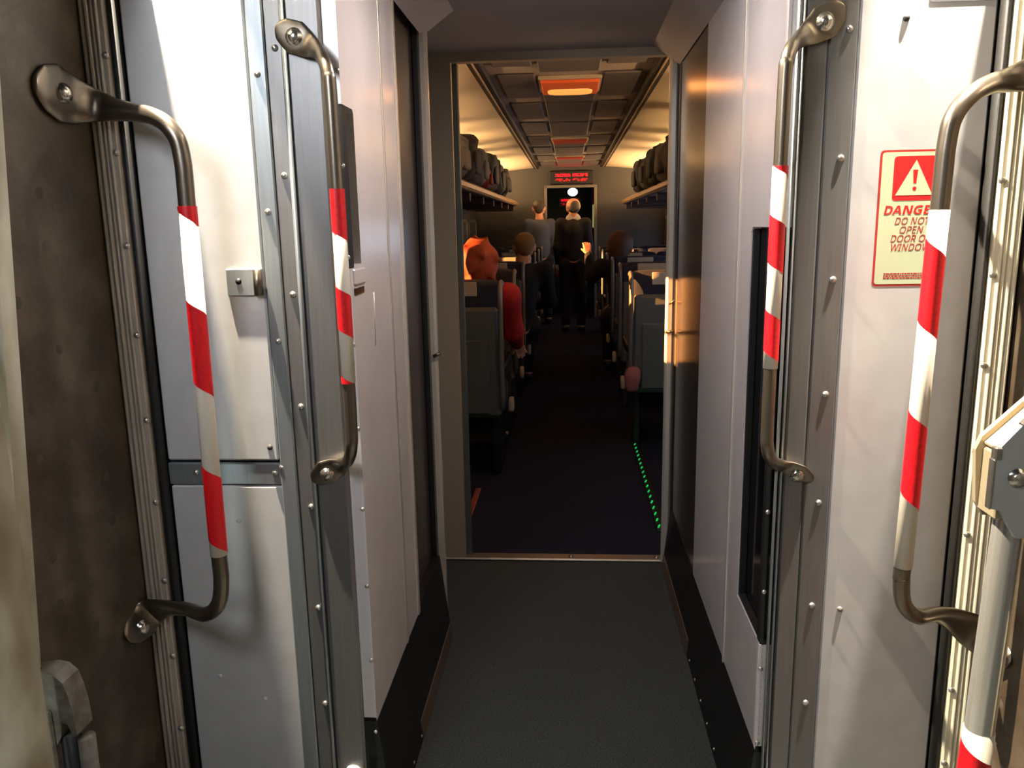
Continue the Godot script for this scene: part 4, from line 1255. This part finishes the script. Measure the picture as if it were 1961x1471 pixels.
# ---------------------------------------------------------------- signs and strips of the coach, and the car beyond
func led_sign(label: String, at: Vector3, w: float, h: float, sd: int) -> Node3D:
	var t := thing("led_sign", label, "sign", at)
	var st := mb()
	bx(st, Vector3(0, 0, -0.03), Vector3(w * 1.35, h * 1.5, 0.06), 0.012)
	put("housing", st, M.black, t)
	var rn := RandomNumberGenerator.new()
	rn.seed = sd
	for line in 2:
		var g := mb()
		var g2 := mb()
		var u := w / 36.0
		var y0: float = h * (0.10 if line == 0 else -0.42)
		var lh: float = h * 0.32
		for c in 36:
			if c in [17, 18]:
				continue
			for row in 3:
				if rn.randf() < (0.82 if line == 0 else 0.55):
					var x := -w / 2 + c * u
					bx(g if c < 17 else g2, Vector3(x + u / 2, y0 + lh * (row + 0.5) / 3.0, 0.002), Vector3(u * 0.9, lh / 3.3, 0.006))
		for q in [g, g2]:
			put("red_word", q, M.led_red if line == 0 else M.led_dim, t)
	var l := AreaLight3D.new()
	l.name = "sign_light"
	l.area_size = Vector2(w, h)
	l.light_color = Color(1.0, 0.1, 0.15)
	l.light_energy = 0.02
	l.shadow_enabled = true
	t.add_child(l)
	l.position = Vector3(0, 0, 0.02)
	l.rotation.y = PI
	return t

func coach_fittings() -> void:
	led_sign("red two-line message display over the far doorway of the coach", v(0.028, 2.055, 11.94), 0.47, 0.13, 5)
	var t := thing("path_light_strip", "row of green path lights along the foot of the right seats", "light strip", v(0.408, 0.004, 4.23))
	var st := mb()
	bx(st, Vector3(0.01, 0.004, 0), Vector3(0.05, 0.008, 1.5), 0.003)
	put("base", st, M.black, t)
	for k in 18:
		var g := mb()
		bx(g, Vector3(0, 0.010, 0), Vector3(0.008, 0.006, 0.034), 0.002)
		put("light_dash", g, M.led_green, t).transform = Transform3D(Basis(Vector3.UP, -0.28), Vector3(0, 0, 0.70 - k * 0.0825))
	var l := AreaLight3D.new()
	l.name = "strip_light"
	l.area_size = Vector2(0.02, 1.4)
	l.light_color = Color(0.2, 0.9, 0.45)
	l.light_energy = 0.003
	l.shadow_enabled = true
	t.add_child(l)
	l.position = Vector3(0, 0.02, 0)
	l.rotation.x = PI / 2
	var p := thing("floor_marker", "reddish floor strip along the foot of the first left seat", "marker", v(-0.497, 0.004, 3.76))
	var q := mb()
	bx(q, Vector3(0, 0.004, 0), Vector3(0.03, 0.008, 0.62), 0.003)
	put("strip", q, mat(Color(0.6, 0.3, 0.24), 0.4), p)
	var q2 := mb()
	bx(q2, Vector3(0, 0.004, 0.33), Vector3(0.03, 0.006, 0.03), 0.002)
	put("end_piece", q2, M.scuff, p)
	var c := thing("cloth_bundle", "pinkish cloth hanging over the armrest of the first right seat", "cloth", v(0.375, 0.40, 4.74))
	put("cloth", blob(Vector3(0, 0.06, 0), Vector3(0.085, 0.13, 0.10), 0.7, 0.8, 9), mat(Color(0.55, 0.32, 0.32), 0.9), c)

func shell_next_car() -> void:
	struct("floor_next_car", box(-0.9, 0.9, -0.06, 0.0, 12.1, 19.0), M.carpet)
	struct("ceiling_next_car", box(-0.9, 0.9, 2.2, 2.26, 12.08, 19.0), M.dark_shell)
	struct("wall_next_left", box(-0.96, -0.9, 0, 2.2, 12.08, 19.0), M.coach_wall)
	var st := mb()
	bd(st, 0.5, 0.56, 0, 1.30, 12.08, 19.0)
	bd(st, 0.5, 0.56, 1.80, 2.2, 12.08, 19.0)
	bd(st, 0.5, 0.56, 1.30, 1.80, 12.08, 15.9)
	bd(st, 0.5, 0.56, 1.30, 1.80, 18.2, 19.0)
	struct("wall_next_right", st, M.coach_wall)
	struct("wall_next_end", box(-0.96, 0.96, 0, 2.26, 19.0, 19.06), M.dark_shell)
	var w := put("window_17", box(0.51, 0.55, 1.30, 1.80, 15.9, 18.2, 0.01), glow(Color(0.9, 0.86, 0.5), 0.27))
	w.set_meta("kind", "structure")
	w.set_meta("label", "yellow lit window in the car beyond")
	put("bar", box(0.498, 0.512, 1.30, 1.80, 17.1, 17.16, 0.003), M.rubber, w)
	var wl := AreaLight3D.new()
	wl.name = "window_light"
	wl.area_size = Vector2(2.2, 0.45)
	wl.light_color = Color(0.95, 0.9, 0.6)
	wl.light_energy = 0.15
	wl.shadow_enabled = true
	add_child(wl)
	wl.look_at_from_position(v(0.49, 1.55, 17.05), v(-0.5, 1.5, 17.05), Vector3.UP)
	var ls := led_sign("second red display, seen through the far doorway in the car beyond", v(0.0, 1.86, 17.9), 0.37, 0.15, 8)
	put("stem", box(-0.02, 0.02, 0.08, 0.34, 0.02, 0.05), M.black, ls)
	var t := thing("lamp_or_fill", "white lamp seen through the far doorway, above the second red display", "lamp", v(0.06, 2.0, 16.0))
	put("stem", rod(Vector3(0, 0.05, 0), Vector3(0, 0.2, 0), 0.02), M.black, t)
	put("globe", blob(Vector3.ZERO, Vector3(0.20, 0.16, 0.2), 1.0), M.lamp_white, t)
	var l := OmniLight3D.new()
	l.name = "lamp_light"
	l.light_color = Color(0.95, 0.97, 1.0)
	l.light_energy = 0.05
	l.omni_attenuation = 2.0
	l.omni_range = 20.0
	l.light_size = 0.16
	l.shadow_enabled = true
	t.add_child(l)
